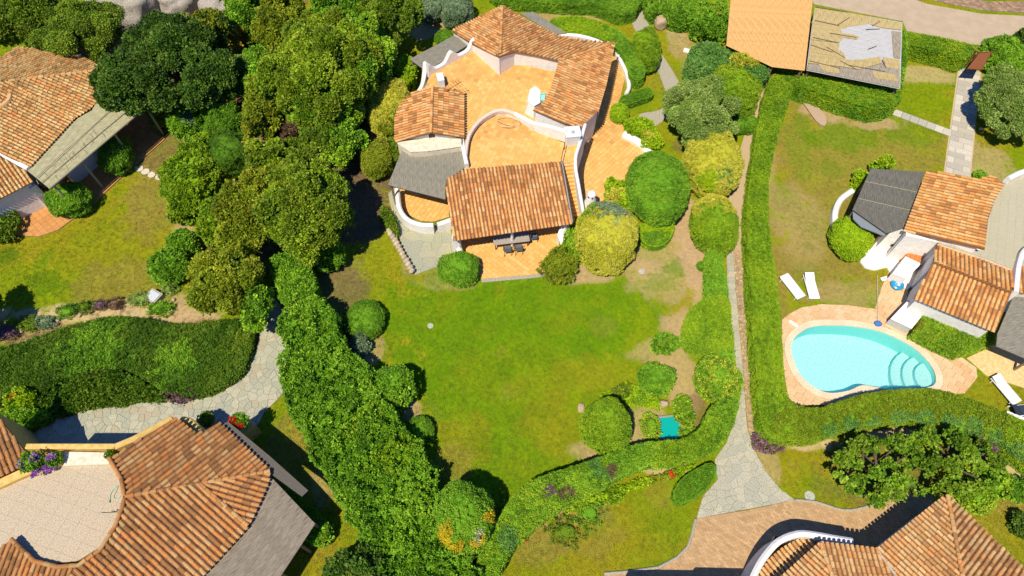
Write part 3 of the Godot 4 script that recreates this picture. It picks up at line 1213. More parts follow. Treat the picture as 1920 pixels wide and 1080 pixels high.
func _ready() -> void:
	var cam := Camera3D.new()
	cam.name = "camera"
	add_child(cam)
	cam.position = Vector3(0, EYE, 0)
	cam.rotation_degrees = Vector3(-TILT, 0, 0)
	cam.fov = rad_to_deg(2.0 * atan(540.0 / FOCAL))
	cam.far = 400.0
	cam.current = true
	var env := Environment.new()
	env.background_mode = Environment.BG_SKY
	var sky_mat := ProceduralSkyMaterial.new()
	sky_mat.sky_top_color = Color(0.22, 0.42, 0.78)
	sky_mat.sky_horizon_color = Color(0.66, 0.78, 0.90)
	sky_mat.ground_bottom_color = Color(0.30, 0.30, 0.22)
	sky_mat.ground_horizon_color = Color(0.60, 0.68, 0.72)
	sky_mat.sky_energy_multiplier = 0.85
	var sky := Sky.new()
	sky.sky_material = sky_mat
	env.sky = sky
	env.tonemap_mode = Environment.TONE_MAPPER_LINEAR
	env.tonemap_exposure = 1.25
	env.sdfgi_enabled = true
	env.ssao_enabled = true
	env.ssil_enabled = true
	var we := WorldEnvironment.new()
	we.name = "world"
	we.environment = env
	add_child(we)
	var sun := DirectionalLight3D.new()
	sun.name = "sun"
	add_child(sun)
	sun.look_at_from_position(Vector3.ZERO, Vector3(0.29, -1.0, -0.48), Vector3.RIGHT)
	sun.light_energy = 1.5
	sun.light_color = Color(1.0, 0.955, 0.87)
	sun.light_angular_distance = 0.5
	sun.shadow_enabled = true

	rng.seed = 7
	wobble.frequency = 0.12
	wobble.seed = 21
	wobble.fractal_octaves = 2
	WHITE = surf("plaster", [[0.2, Color(0.70, 0.675, 0.63)], [0.6, Color(0.775, 0.755, 0.72)], [0.9, Color(0.81, 0.795, 0.77)]], 0.02, 4.0, 0.9, 0.6)
	CREAM = surf("cream_plaster", [[0.2, Color(0.58, 0.52, 0.38)], [0.6, Color(0.68, 0.62, 0.47)], [0.9, Color(0.72, 0.67, 0.54)]], 0.02, 4.0, 0.9, 0.6)
	OCHRE = surf("ochre_plaster", [[0.2, Color(0.55, 0.36, 0.10)], [0.6, Color(0.66, 0.46, 0.15)], [0.9, Color(0.70, 0.50, 0.19)]], 0.02, 4.0, 0.9, 0.6)
	pool_line = smooth_ring(plan([[1482, 655], [1492, 630], [1520, 613], [1560, 610], [1610, 613], [1660, 625], [1710, 650], [1740, 678], [1754, 703], [1750, 724], [1715, 730], [1680, 733], [1640, 727], [1615, 724], [1590, 734], [1555, 738], [1525, 727], [1497, 700]]), 4)
	build_ground()
	print("ground")
	build_setting()
	print("setting")
	build_middle_villa()
	build_left_villa()
	build_yellow_villa()
	build_south_villa()
	build_pool_villa()
	build_carports()
	print("houses")
	build_plants()
	print("plants")
	build_things()
	grow_grass(230000)
	for o in get_children():
		settle(o)
	print("done")

# moves the origin of a thing to the middle of its foot
func settle(o: Node) -> void:
	if not o is Node3D or o is VisualInstance3D or o is Camera3D or not o.position.is_zero_approx() or o.has_meta("kind"):
		return
	var lo := Vector3.ONE * 1e9
	var hi := -lo
	for c in o.get_children():
		if c is MeshInstance3D:
			var b: AABB = c.transform * c.mesh.get_aabb()
			lo = lo.min(b.position)
			hi = hi.max(b.end)
	if lo.x > 1e8:
		return
	var foot := Vector3((lo.x + hi.x) / 2, lo.y, (lo.z + hi.z) / 2)
	o.position = foot
	for c in o.get_children():
		c.position -= foot

func reed(key: String, a: Color, b: Color, c: Color, turn: float) -> StandardMaterial3D:
	var m := surf(key, [[0.15, a], [0.5, b], [0.85, c]], 0.035, 1.0, 0.95)
	m.uv1_triplanar = false
	m.uv1_world_triplanar = false
	m.uv1_scale = Vector3.ONE
	m.normal_enabled = true
	m.normal_texture = bump_tex(0.05, 5, 6.0)
	return m

# a thin mat of reeds; uv runs along and across the stalks
func reed_slab(parent: Node, called: String, list: Array, h, thick: float, turn: float, m: Material) -> MeshInstance3D:
	var top := PackedVector3Array()
	for i in list.size():
		top.append(at(list[i][0], list[i][1], h[i] if h is Array else h))
	var st := begin()
	var fl := PackedVector2Array()
	for p in top:
		fl.append(Vector2(p.x, p.z))
	var ids := Geometry2D.triangulate_polygon(fl)
	for k in range(0, ids.size(), 3):
		var tr := [top[ids[k]], top[ids[k + 1]], top[ids[k + 2]]]
		if (tr[0] - tr[2]).cross(tr[0] - tr[1]).y < 0:
			tr = [tr[0], tr[2], tr[1]]
		for p in tr:
			var q := Vector2(p.x, p.z).rotated(-turn)
			st.set_uv(Vector2(q.x * 1.5, q.y * 0.07))
			st.add_vertex(p)
		for p in [tr[0], tr[2], tr[1]]:
			var q := Vector2(p.x, p.z).rotated(-turn)
			st.set_uv(Vector2(q.x * 1.5, q.y * 0.07))
			st.add_vertex(p - Vector3(0, thick, 0))
	for i in top.size():
		var a := top[i]
		var b := top[(i + 1) % top.size()]
		quad(st, a, a - Vector3(0, thick, 0), b - Vector3(0, thick, 0), b)
	return put(st, called, m, parent)

func pole(parent: Node, called: String, a: Vector3, b: Vector3, r: float, m: Material, sides := 8) -> MeshInstance3D:
	var st := begin()
	tube(st, [a, b], [r, r], sides)
	return put(st, called, m, parent)

func window_on(hs: Dictionary, f: Dictionary, along: float, y0: float, w: float, h: float, inset: float, shutter: Color, called := "window") -> void:
	var u: Vector3 = f.u
	var v := Vector3(f.v.x, 0, f.v.z).normalized()
	var p: Vector3 = f.a + u * along + v * (inset - 0.02)
	var turn := atan2(u.z, u.x)
	var st := begin()
	box(st, Vector3(p.x, y0 + h / 2, p.z), Vector3(w, h, 0.08), turn, 0.0)
	var o := put(st, called, flat("shutter_" + shutter.to_html(), shutter, 0.6), hs.node)
	st = begin()
	var q := p - v * 0.045
	for s in [-1, 1]:
		var e: Vector3 = q + u * s * (w / 2 - 0.03)
		box(st, Vector3(e.x, y0 + h / 2, e.z), Vector3(0.06, h, 0.06), turn)
	box(st, Vector3(q.x, y0 + h - 0.03, q.z), Vector3(w, 0.06, 0.065), turn)
	put(st, "frame", flat("frame_wood", Color(0.16, 0.10, 0.06), 0.7), o)

func terrace(hs: Dictionary, list: Array, h: float, wall_mat: Material, tone: Array, cell: float, turn: float, parts: int, seed_: int) -> Node:
	var poly := plan(list, h)
	var st := begin()
	slab(st, poly, 0.0, h - 0.05)
	var o := put(st, "terrace", wall_mat, hs.node)
	st = begin()
	slab(st, poly, h - 0.049, h - 0.012)
	put(st, "bedding", toned(tone[2]), o)
	if tone:
		paving(o, "floor_tile", poly, cell, cell, turn, h, tone, parts, false, 0.0025 if cell > 0.45 else 0.004, 0.03, seed_)
	return o

func build_setting() -> void:
	var joint := surf("mortar", [[0.2, Color(0.20, 0.18, 0.13)], [0.8, Color(0.33, 0.29, 0.21)]], 0.05, 1.0, 0.95)
	# paths of irregular stone
	var lane := [[500, 565], [515, 560], [535, 590], [548, 630], [545, 690], [532, 735], [495, 775], [480, 800], [420, 830], [300, 850], [60, 850], [60, 815], [135, 775], [250, 757], [330, 750], [385, 742], [440, 715], [470, 680], [485, 640], [490, 600]]
	var p := sheet("path", "grey crazy paving lane curving past the yellow villa", lane, 0.02, joint, true)
	flagstones(p, smooth_ring(plan(lane), 3), 0.43, 0.05, SLATE, 300, 5, 0.02)
	var fork := [[1362, 470], [1364, 545], [1374, 640], [1384, 720], [1382, 775], [1362, 830], [1340, 862], [1345, 900], [1318, 930], [1306, 972], [1400, 955], [1490, 938], [1460, 915], [1435, 885], [1412, 842], [1400, 800], [1398, 770], [1393, 700], [1386, 620], [1379, 540], [1374, 470]]
	p = sheet("path", "pale crazy paving path widening into a forecourt", fork, 0.02, joint)
	flagstones(p, plan(fork), 0.43, 0.05, [Color(0.39, 0.38, 0.28), Color(0.42, 0.405, 0.30), Color(0.37, 0.365, 0.28), Color(0.44, 0.415, 0.30)], 300, 8, 0.018)
	var court := [[740, 352], [748, 395], [765, 415], [790, 426], [842, 420], [850, 455], [862, 485], [820, 500], [778, 516], [752, 455], [736, 400], [728, 365]]
	p = sheet("courtyard", "worn grey flagstone court beside the middle villa", court, 0.02, joint)
	flagstones(p, plan(court), 0.7, 0.05, [Color(0.35, 0.35, 0.24), Color(0.37, 0.365, 0.25), Color(0.33, 0.34, 0.245), Color(0.39, 0.37, 0.25)], 200, 12, 0.014)
	var conc := surf("concrete", [[0.2, Color(0.27, 0.25, 0.18)], [0.55, Color(0.36, 0.33, 0.25)], [0.9, Color(0.44, 0.41, 0.32)]], 0.03, 2.0, 0.95, 1.5)
	sheet("path", "narrow grey path winding up beside the olive tree", [[1186, -15], [1212, -15], [1214, 30], [1220, 60], [1236, 95], [1256, 125], [1276, 165], [1262, 200], [1245, 225], [1222, 238], [1200, 225], [1200, 214], [1238, 206], [1250, 185], [1240, 150], [1225, 115], [1200, 70], [1184, 40]], 0.03, conc, true)
	sheet("path", "dusty path between the tall hedges", [[1412, 165], [1448, 165], [1436, 220], [1420, 280], [1408, 330], [1400, 400], [1400, 474], [1366, 474], [1360, 440], [1368, 360], [1382, 300], [1402, 230]], 0.028, surf("dust", [[0.2, Color(0.36, 0.25, 0.14)], [0.6, Color(0.48, 0.36, 0.22)], [0.9, Color(0.42, 0.38, 0.28)]], 0.04, 2.0, 0.95, 1.5), true)
	# orange dry strip with loose stones beside the path
	var verge := [[1374, 470], [1410, 470], [1416, 560], [1420, 650], [1426, 720], [1430, 800], [1416, 850], [1402, 800], [1394, 700], [1387, 620], [1380, 540]]
	var vg := sheet("verge", "ochre gravel strip along the foot of the long hedge", verge, 0.035, surf("verge", [[0.2, Color(0.32, 0.22, 0.12)], [0.5, Color(0.42, 0.30, 0.17)], [0.8, Color(0.48, 0.37, 0.23)]], 0.12, 1.2, 0.95, 3.0))
	# loose stones on it
	rng.seed = 91
	var peb := begin()
	boulder(peb, Vector3.ZERO, Vector3(0.09, 0.05, 0.07), 0.0, 3, 0.2)
	peb.generate_normals()
	var pebble := peb.commit()
	var vp := plan(verge)
	var pbuf := PackedFloat32Array()
	for i in 1500:
		var q := at(rng.randf_range(1375, 1432), rng.randf_range(470, 845))
		if Geometry2D.is_point_in_polygon(Vector2(q.x, q.z), vp):
			push(pbuf, Transform3D(Basis(Vector3.UP, rng.randf() * TAU).scaled(Vector3.ONE * rng.randf_range(0.4, 1.4)), q + Vector3(0, 0.05, 0)), tint([Color(0.46, 0.34, 0.20), Color(0.50, 0.41, 0.28), Color(0.36, 0.26, 0.16), Color(0.52, 0.36, 0.18)][i % 4], rng.randf_range(0.8, 1.2)))
	copies(pebble, pbuf, "pebbles", tinted(), vg).set_meta("kind", "stuff")
	# the road at the top right
	sheet("road", "beige asphalt road above the carports", [[1500, -60], [1526, 8], [1692, 40], [1700, 58], [1836, 86], [1838, 96], [1862, 96], [1872, 80], [1925, 70], [2010, 60], [2010, 20], [1920, 30], [1840, 26], [1740, 8], [1660, -20], [1620, -60]], 0.02, surf("asphalt", [[0.2, Color(0.40, 0.315, 0.21)], [0.6, Color(0.43, 0.34, 0.235)], [0.9, Color(0.455, 0.365, 0.255)]], 0.015, 9.0, 0.95, 0.3))
	var edge_ := [[1640, -60], [1672, -20], [1750, 2], [1840, 20], [1920, 25], [2010, 14], [2010, -8], [1920, 4], [1850, 4], [1770, -14], [1720, -60]]
	p = sheet("pavement", "strip of small brown setts along the far road edge", edge_, 0.05, joint)
	paving(p, "sett", plan(edge_), 0.22, 0.32, 0.2, 0.075, [Color(0.36, 0.23, 0.14), Color(0.44, 0.30, 0.19), Color(0.30, 0.20, 0.13)], 0, true, 0.03, 0.03, 3)
	# patios
	var east := [[1140, 82], [1152, 92], [1166, 125], [1171, 150], [1163, 185], [1160, 222], [1172, 245], [1190, 258], [1212, 288], [1195, 305], [1172, 330], [1168, 362], [1135, 372], [1118, 392], [1088, 402], [1060, 300], [1050, 200]]
	p = sheet("patio", "orange tiled patio along the east side of the middle villa", east, 0.06, joint)
	paving(p, "floor_tile", plan(east), 0.32, 0.32, 0.75, 0.09, TERRA, 300, false, 0.012, 0.03, 21)
	var front := [[838, 325], [1062, 305], [1078, 418], [1068, 440], [1064, 472], [1030, 514], [985, 519], [905, 526], [880, 498], [866, 470], [845, 420]]
	p = sheet("patio", "orange tiled dining patio facing the lawn", front, 0.06, joint)
	paving(p, "floor_tile", plan(front), 0.30, 0.6, 0.72, 0.09, TERRA, 300, true, 0.012, 0.03, 22)
	var st := begin()
	wall(st, [at(903, 527), at(985, 520), at(1032, 515)], 0.12, 0.28)
	var k := put(st, numbered("kerb"), conc, self)
	k.set_meta("kind", "structure")
	k.set_meta("label", "pale stone edge of the dining patio")
	var nook := [[748, 352], [842, 368], [842, 408], [812, 417], [788, 415], [764, 403], [753, 385]]
	p = sheet("patio", "small orange tiled nook inside the curved white wall", nook, 0.07, joint)
	paving(p, "floor_tile", plan(nook), 0.32, 0.32, 0.5, 0.10, TERRA, 200, false, 0.012, 0.03, 23)
	var left := [[296, 240], [310, 262], [232, 330], [162, 396], [140, 410], [110, 432], [75, 444], [30, 442], [-40, 446], [-60, 360], [60, 310], [190, 210], [250, 190]]
	p = sheet("patio", "terracotta patio under the pergola of the left villa", left, 0.06, joint)
	paving(p, "floor_tile", plan(left), 0.4, 0.4, 0.72, 0.09, [Color(0.54, 0.255, 0.08), Color(0.56, 0.27, 0.088), Color(0.52, 0.24, 0.075)], 200, false, 0.01, 0.03, 24)
	# brick forecourt of the south villa
	var drive := [[1306, 972], [1400, 957], [1490, 938], [1530, 942], [1580, 957], [1620, 952], [1655, 938], [1700, 925], [1760, 930], [1800, 1000], [1800, 1140], [1120, 1140], [1135, 1078], [1235, 1068], [1275, 1045], [1295, 1020], [1300, 990]]
	p = sheet("forecourt", "brown brick forecourt around the south villa", drive, 0.03, joint)
	paving(p, "brick", plan(drive), 0.13, 0.26, 0.6, 0.06, [Color(0.51, 0.33, 0.165), Color(0.53, 0.345, 0.175), Color(0.49, 0.315, 0.155), Color(0.55, 0.365, 0.19)], 0, true, 0.006, 0.03, 25)
	st = begin()
	wall(st, smooth_line([at(1490, 938), at(1530, 942), at(1580, 957), at(1620, 952), at(1652, 939)], 3), 0.13, 0.16)
	k = put(st, numbered("kerb"), conc, self)
	k.set_meta("kind", "structure")
	k.set_meta("label", "pale concrete kerb between brick forecourt and round lawn")
	st = begin()
	wall(st, [at(1304, 974), at(1298, 1000), at(1290, 1025), at(1270, 1045), at(1235, 1064), at(1180, 1072), at(1132, 1076)], 0.13, 0.16)
	k = put(st, numbered("kerb"), conc, self)
	k.set_meta("kind", "structure")
	k.set_meta("label", "pale concrete kerb beside the south lawn")
	# pool deck, a ring of stone slabs around the opening
	var c := Vector2.ZERO
	for q in pool_line:
		c += q / pool_line.size()
	var outer := [[1466, 600], [1478, 590], [1502, 577], [1540, 571], [1590, 573], [1640, 580], [1652, 540], [1668, 505], [1705, 505], [1700, 560], [1695, 585], [1720, 618], [1760, 640], [1830, 690], [1832, 708], [1808, 738], [1760, 740], [1700, 745], [1600, 760], [1480, 760], [1470, 700], [1464, 650]]
	var deck := plan(outer)
	paved.append(deck)
	var cap := Geometry2D.offset_polygon(pool_line, 0.42)[0]
	var dn := setting("pool_deck", "sandy stone deck around the swimming pool")
	var stone := [Color(0.63, 0.435, 0.235), Color(0.65, 0.455, 0.25), Color(0.61, 0.415, 0.22), Color(0.62, 0.385, 0.19), Color(0.66, 0.475, 0.27)]
	rng.seed = 31
	var pieces := []
	var turn := 0.75
	for i in range(-40, 40):
		for j in range(-40, 40):
			var o := c + Vector2(i * 0.66 + (0.33 if j % 2 else 0.0), j * 0.44).rotated(turn)
			var r := PackedVector2Array()
			for q in [[0, 0], [0.65, 0], [0.65, 0.43], [0, 0.43]]:
				r.append(o + Vector2(q[0], q[1]).rotated(turn))
			for a in Geometry2D.intersect_polygons(r, deck):
				for b in Geometry2D.clip_polygons(a, cap):
					if b.size() >= 3 and not Geometry2D.is_polygon_clockwise(b) and poly_area(b) > 0.01:
						pieces.append([b, false, o])
	lay(dn, "deck_slab", pieces, 0.0, 0.0, 0.0, 0.05, stone, 300, 0.04)
	var n := pool_line.size()
	for i in range(0, n, 2):
		var mid_a: Vector2 = pool_line[i]
		var mid_b: Vector2 = pool_line[(i + 1) % n]
		var mid_c: Vector2 = pool_line[(i + 2) % n]
		var oa := outward(pool_line, i)
		var ob := outward(pool_line, (i + 1) % n)
		var oc := outward(pool_line, (i + 2) % n)
		st = begin()
		slab(st, PackedVector2Array([mid_a - oa * 0.03, mid_b - ob * 0.03, mid_c - oc * 0.03, mid_c + oc * 0.40, mid_b + ob * 0.40, mid_a + oa * 0.40]), 0.0, 0.065)
		put(st, "coping_stone", toned(tint(Color(0.68, 0.53, 0.36), 1.0 + 0.05 * (i % 3))), dn)
	# basin and water
	var basin := setting("swimming_pool", "egg shaped pool with pale turquoise lining", "pool")
	st = begin()
	var floor_m := surf("pool_lining", [[0.3, Color(0.36, 0.70, 0.69)], [0.5, Color(0.42, 0.755, 0.74)], [0.7, Color(0.49, 0.80, 0.785)]], 0.035, 3.5, 0.6)  # soft mottle in the lining colour stands in for rippled light on the floor
	for i in n:
		var a: Vector2 = pool_line[i]
		var b: Vector2 = pool_line[(i + 1) % n]
		quad(st, Vector3(a.x, -1.35, a.y), Vector3(a.x, 0.0, a.y), Vector3(b.x, 0.0, b.y), Vector3(b.x, -1.35, b.y))
	put(st, "pool_wall", surf("pool_wall", [[0.2, Color(0.18, 0.62, 0.56)], [0.8, Color(0.24, 0.70, 0.63)]], 0.03, 2.0, 0.5), basin)
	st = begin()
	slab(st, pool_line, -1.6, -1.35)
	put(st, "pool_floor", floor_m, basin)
	var sc := at(1752, 712)
	for i in 3:
		var rad := 2.35 - i * 0.62
		var disc := PackedVector2Array()
		for a in 28:
			disc.append(Vector2(sc.x + 0.2, sc.z - 0.25) + Vector2.from_angle(TAU * a / 28) * rad)
		for s in Geometry2D.intersect_polygons(disc, Geometry2D.offset_polygon(pool_line, -0.02)[0]):
			st = begin()
			slab(st, s, -1.35, -1.0 + i * 0.28)
			put(st, "pool_step", toned(Color(0.42, 0.70, 0.67)), basin)
			st = begin()
			var ring := lift(s, -0.995 + i * 0.28)
			var line := []
			for q in ring:
				if Vector2(q.x - sc.x - 0.2, q.z - sc.z + 0.25).length() > rad - 0.02:
					line.append(q)
			# the dark nosing of each step
			var best := 0
			for q in line.size():
				if line[q].distance_to(line[(q + 1) % line.size()]) > line[best].distance_to(line[(best + 1) % line.size()]):
					best = q
			var open := []
			for q in line.size():
				open.append(line[(best + 1 + q) % line.size()])
			if open.size() > 2:
				wall(st, open, 0.012, 0.06, false, 0.004)
				put(st, "step_nosing", flat("nosing", Color(0.16, 0.52, 0.47), 0.5), basin)
	var wm := StandardMaterial3D.new()
	wm.albedo_color = Color(0.30, 0.85, 0.85, 0.16)
	wm.transparency = BaseMaterial3D.TRANSPARENCY_ALPHA
	wm.roughness = 0.03
	wm.normal_enabled = true
	wm.normal_texture = bump_tex(0.03, 4, 3.0, 512)
	wm.normal_scale = 1.0
	wm.uv1_triplanar = true
	wm.uv1_world_triplanar = true
	wm.uv1_scale = Vector3.ONE * 0.35
	st = begin()
	var ids := Geometry2D.triangulate_polygon(pool_line)
	for i in range(0, ids.size(), 3):
		var q := [pool_line[ids[i]], pool_line[ids[i + 1]], pool_line[ids[i + 2]]]
		up_tri(st, Vector3(q[0].x, -0.13, q[0].y), Vector3(q[1].x, -0.13, q[1].y), Vector3(q[2].x, -0.13, q[2].y))
	var w := put(st, "water", wm, self)
	w.set_meta("kind", "structure")
	paved.append(pool_line)
	# stone slab walk of the east garden
	var walk := setting("stone_walk", "walk of rectangular grey slabs from the gate to the pool villa")
	var g := [Color(0.44, 0.41, 0.33), Color(0.50, 0.47, 0.39), Color(0.40, 0.38, 0.32), Color(0.55, 0.51, 0.42)]
	var top := at(1818, 130)
	var low := at(1794, 332)
	var dir := (low - top)
	var len := dir.length()
	dir = dir.normalized()
	var side := Vector3(-dir.z, 0, dir.x)
	rng.seed = 44
	var y := 0.0
	pieces = []
	var r2 := 0
	while y < len:
		var wide := lerpf(1.62, 1.75, y / len)
		var h := rng.randf_range(0.52, 0.66)
		var cut := rng.randf_range(0.28, 0.42) if r2 % 2 else rng.randf_range(0.6, 0.72)
		for s in [[-0.5, cut - 0.5], [cut - 0.5, 0.5]]:
			var a: Vector3 = top + dir * (y + 0.03) + side * (s[0] * wide + 0.025)
			var b: Vector3 = top + dir * (y + 0.03) + side * (s[1] * wide - 0.025)
			var e := dir * (h - 0.06)
			pieces.append([PackedVector2Array([Vector2(a.x, a.z), Vector2(b.x, b.z), Vector2(b.x + e.x, b.z + e.z), Vector2(a.x + e.x, a.z + e.z)]), false, Vector2(a.x, a.z)])
		y += h
		r2 += 1
	var bed := PackedVector2Array()
	for q in [top - side * 0.9, top + side * 0.9, low + side * 0.95, low - side * 0.95]:
		bed.append(Vector2(q.x, q.z))
	paved.append(bed)
	st = begin()
	slab(st, bed, -0.2, 0.015)
	put(st, "bedding", surf("sandbed", [[0.2, Color(0.42, 0.33, 0.2)], [0.8, Color(0.55, 0.45, 0.30)]], 0.06, 1.0), walk)
	lay(walk, "stone_slab", pieces, 0.0, 0.0, 0.0, 0.055, g, 300, 0.05)
	var spur := setting("stone_walk", "short row of six square slabs joining the slab walk")
	pieces = []
	for i in 7:
		var a := at(lerpf(1683, 1776, i / 6.0), lerpf(213, 248, i / 6.0))
		var ax := (at(1776, 248) - at(1683, 213)).normalized()
		var az := Vector3(-ax.z, 0, ax.x)
		var q := PackedVector2Array()
		for s in [[-0.31, -0.34], [0.31, -0.34], [0.31, 0.34], [-0.31, 0.34]]:
			var e: Vector3 = a + ax * s[0] + az * s[1]
			q.append(Vector2(e.x, e.z))
		pieces.append([q, false, Vector2(a.x, a.z)])
		paved.append(q)
	lay(spur, "stone_slab", pieces, 0.0, 0.0, 0.0, 0.05, g, 20, 0.05)
	# patios of the pool villa
	sheet("patio", "round white patio of the pool villa", [[1612, 492], [1618, 472], [1635, 455], [1655, 440], [1690, 428], [1760, 450], [1745, 500], [1700, 545], [1672, 520], [1662, 502], [1640, 508], [1622, 504]], 0.10, WHITE)
	sheet("patio", "yellowish stone patio below the grey pergola roof", [[1812, 672], [1866, 646], [1990, 690], [1990, 755], [1920, 728], [1850, 705]], 0.05, surf("sandstone", [[0.2, Color(0.62, 0.42, 0.17)], [0.6, Color(0.68, 0.50, 0.25)], [0.9, Color(0.72, 0.56, 0.32)]], 0.02, 3.0, 0.9))

func outward(poly: PackedVector2Array, i: int) -> Vector2:
	var n := poly.size()
	var d := poly[(i + 1) % n] - poly[(i + n - 1) % n]
	var o := Vector2(d.y, -d.x).normalized()
	if Geometry2D.is_point_in_polygon(poly[i] + o * 0.05, poly):
		o = -o
	return o

func grey_reed() -> StandardMaterial3D:
	return reed("reed_grey", Color(0.15, 0.14, 0.105), Color(0.235, 0.22, 0.17), Color(0.31, 0.29, 0.23), 0.0)

func build_middle_villa() -> void:
	rng.seed = 101
	var hs := new_house("villa", "white villa with orange roof terraces in the middle of the picture", [Color(0.30, 0.13, 0.055), Color(0.46, 0.20, 0.075), Color(0.56, 0.24, 0.085), Color(0.58, 0.30, 0.125), Color(0.62, 0.33, 0.14), Color(0.60, 0.26, 0.09), Color(0.66, 0.40, 0.19), Color(0.64, 0.36, 0.16), Color(0.62, 0.42, 0.23)], 0.245)
	var f1 := facet(hs, [848, 58], [942, 12], 2.9, 17, [[848, 58], [942, 12], [935, 106], [886, 82]], WHITE, 0.07)
	var f2 := facet(hs, [942, 12], [1040, 66], 2.9, 17, [[942, 12], [985, 38], [1040, 66], [1090, 76], [1151, 81], [1048, 114], [1000, 103], [965, 97], [935, 106]], WHITE, 0.07)
	var f3 := facet(hs, [1151, 82], [1120, 208], 2.9, 17, [[1151, 81], [1146, 108], [1134, 162], [1120, 208], [1088, 237], [1060, 232], [1000, 206], [1018, 192], [1032, 170], [1048, 114]], WHITE, 0.1)
	cap_line(hs, f1, [[938, 102], [942, 14]], 0.06)
	cap_line(hs, f3, [[1050, 114], [1150, 82]], 0.06)
	var f4 := facet(hs, [741, 212], [742, 264], 3.3, 17, [[811, 162], [776, 172], [752, 194], [742, 222], [742, 265], [808, 249]], WHITE)
	var f5 := facet(hs, [868, 170], [868, 256], 3.5, 17, [[811, 162], [868, 170], [868, 257], [808, 249]], WHITE)
	cap_line(hs, f5, [[811, 163], [808, 250]], 0.06)
	var f6 := facet(hs, [850, 451], [1072, 419], 2.4, 13, [[836, 338], [872, 317], [886, 316], [1051, 303], [1072, 419], [850, 451]], WHITE, -1.0)
	for i in 4:
		window_on(hs, f3, 1.2 + i * 1.55, 0.15, 1.0, 2.0, 0.1, Color(0.12, 0.14, 0.16), "door")
	var pc := on_facet(f1, 935, 105)
	var ps := begin()
	slab(ps, PackedVector2Array([Vector2(pc.x - 0.35, pc.z - 0.45), Vector2(pc.x + 0.3, pc.z - 0.4), Vector2(pc.x + 0.05, pc.z - 0.02), Vector2(pc.x - 0.05, pc.z - 0.02)]), 0.0, pc.y - 0.2)
	put(ps, "wall", WHITE, hs.node)
	# roof terraces
	terrace(hs, [[796, 166], [804, 146], [815, 130], [888, 92], [935, 131], [968, 119], [1045, 135], [1030, 172], [1010, 205], [1000, 241], [975, 223], [945, 210], [925, 213], [897, 231], [877, 258], [872, 300], [866, 260], [866, 178], [812, 170]], 3.0, WHITE, TERRA, 0.33, 0.35, 300, 51)
	terrace(hs, [[870, 320], [874, 300], [880, 262], [899, 234], [926, 216], [945, 213], [975, 227], [1000, 245], [1058, 268], [1084, 262], [1078, 300], [1066, 306], [885, 319]], 2.72, WHITE, TERRA, 0.33, 0.35, 200, 52)
	# low walls on the terraces
	var n: Node = hs.node
	var st := begin()
	wall(st, smooth_line([at(873, 296, 2.9), at(879, 260, 2.9), at(898, 232, 2.9), at(925, 214, 2.9), at(946, 211, 2.9), at(966, 217, 2.9)]), 0.30, 0.26)
	put(st, "low_wall", surf("stained_plaster", [[0.25, Color(0.52, 0.42, 0.34)], [0.6, Color(0.66, 0.57, 0.48)], [0.9, Color(0.76, 0.70, 0.63)]], 0.03, 1.5, 0.9), n)
	st = begin()
	wall(st, [at(966, 217, 2.9), at(1000, 242, 2.72), at(1030, 254, 2.72), at(1060, 264, 2.72)], [0.35, 0.75, 1.05, 1.1], 0.3, false, 0.1)
	put(st, "low_wall", WHITE, n)
	# scalloped parapet on the north-west side
	st = begin()
	var line := []
	var tall := []
	for i in 25:
		var q := i / 24.0
		var p := at(lerpf(803, 889, q), lerpf(140, 92, q), 3.0)
		line.append(p - Vector3(0, 0.3, 0))
		var w := 0.5 + 0.5 * cos(q * TAU * 2.0)
		tall.append(0.65 + 0.75 * pow(w, 2.5))
	wall(st, line, tall, 0.3, false, 0.1)
	put(st, "parapet", WHITE, n)
	st = begin()
	wall(st, smooth_line([at(800, 138, 2.4), at(796, 152, 2.2), at(789, 165, 1.8), at(776, 180, 1.2)]).map(func(p): return Vector3(p.x, 0, p.z)), [3.6, 3.4, 3.2, 3.0, 2.8, 2.6, 2.4, 2.2, 2.0, 1.8, 1.6, 1.5, 1.4], 0.35, false, 0.12)
	put(st, "buttress", WHITE, n)
	# cream ledge and wall below the small gable
	st = begin()
	slab(st, plan([[745, 268], [808, 253], [868, 260], [866, 274], [800, 283], [770, 284]], 3.25), 0.0, 3.25, 0.05)
	put(st, "ledge", CREAM, n)
	st = begin()
	wall(st, [at(866, 262, 2.6), at(870, 290, 2.6), at(876, 318, 2.6)], 0.65, 0.28)
	put(st, "parapet", WHITE, n)
	reed_slab(n, "pergola_roof", [[768, 111], [850, 67], [884, 80], [800, 134]], [2.7, 2.7, 3.0, 3.0], 0.07, 0.9, grey_reed())
	for q in [[773, 112], [846, 70]]:
		var a := at(q[0], q[1], 2.6)
		pole(n, "pergola_post", Vector3(a.x, 0, a.z), a, 0.07, flat("post_wood", Color(0.20, 0.14, 0.09)))
	reed_slab(n, "pergola_roof", [[757, 273], [863, 278], [874, 313], [836, 338], [835, 374], [727, 347]], [2.75, 2.75, 2.7, 2.6, 2.5, 2.5], 0.08, 0.2, grey_reed())
	for q in [[733, 344]]:
		var a := at(q[0], q[1], 2.4)
		pole(n, "pergola_post", Vector3(a.x, 0, a.z), a, 0.08, flat("post_wood", Color(0.20, 0.14, 0.09)))
	reed_slab(n, "pergola_roof", [[975, 25], [1000, 22], [1062, 62], [1040, 64]], 2.6, 0.07, 0.3, grey_reed())
	# curved white wall around the nook
	st = begin()
	wall(st, smooth_line([at(744, 352, 1.0), at(748, 386, 1.0), at(762, 408, 1.0), at(788, 419, 1.0), at(812, 420, 1.0)]).map(func(p): return Vector3(p.x, 0, p.z)), 1.0, 0.34, false, 0.1)
	put(st, "garden_wall", WHITE, n)
	st = begin()
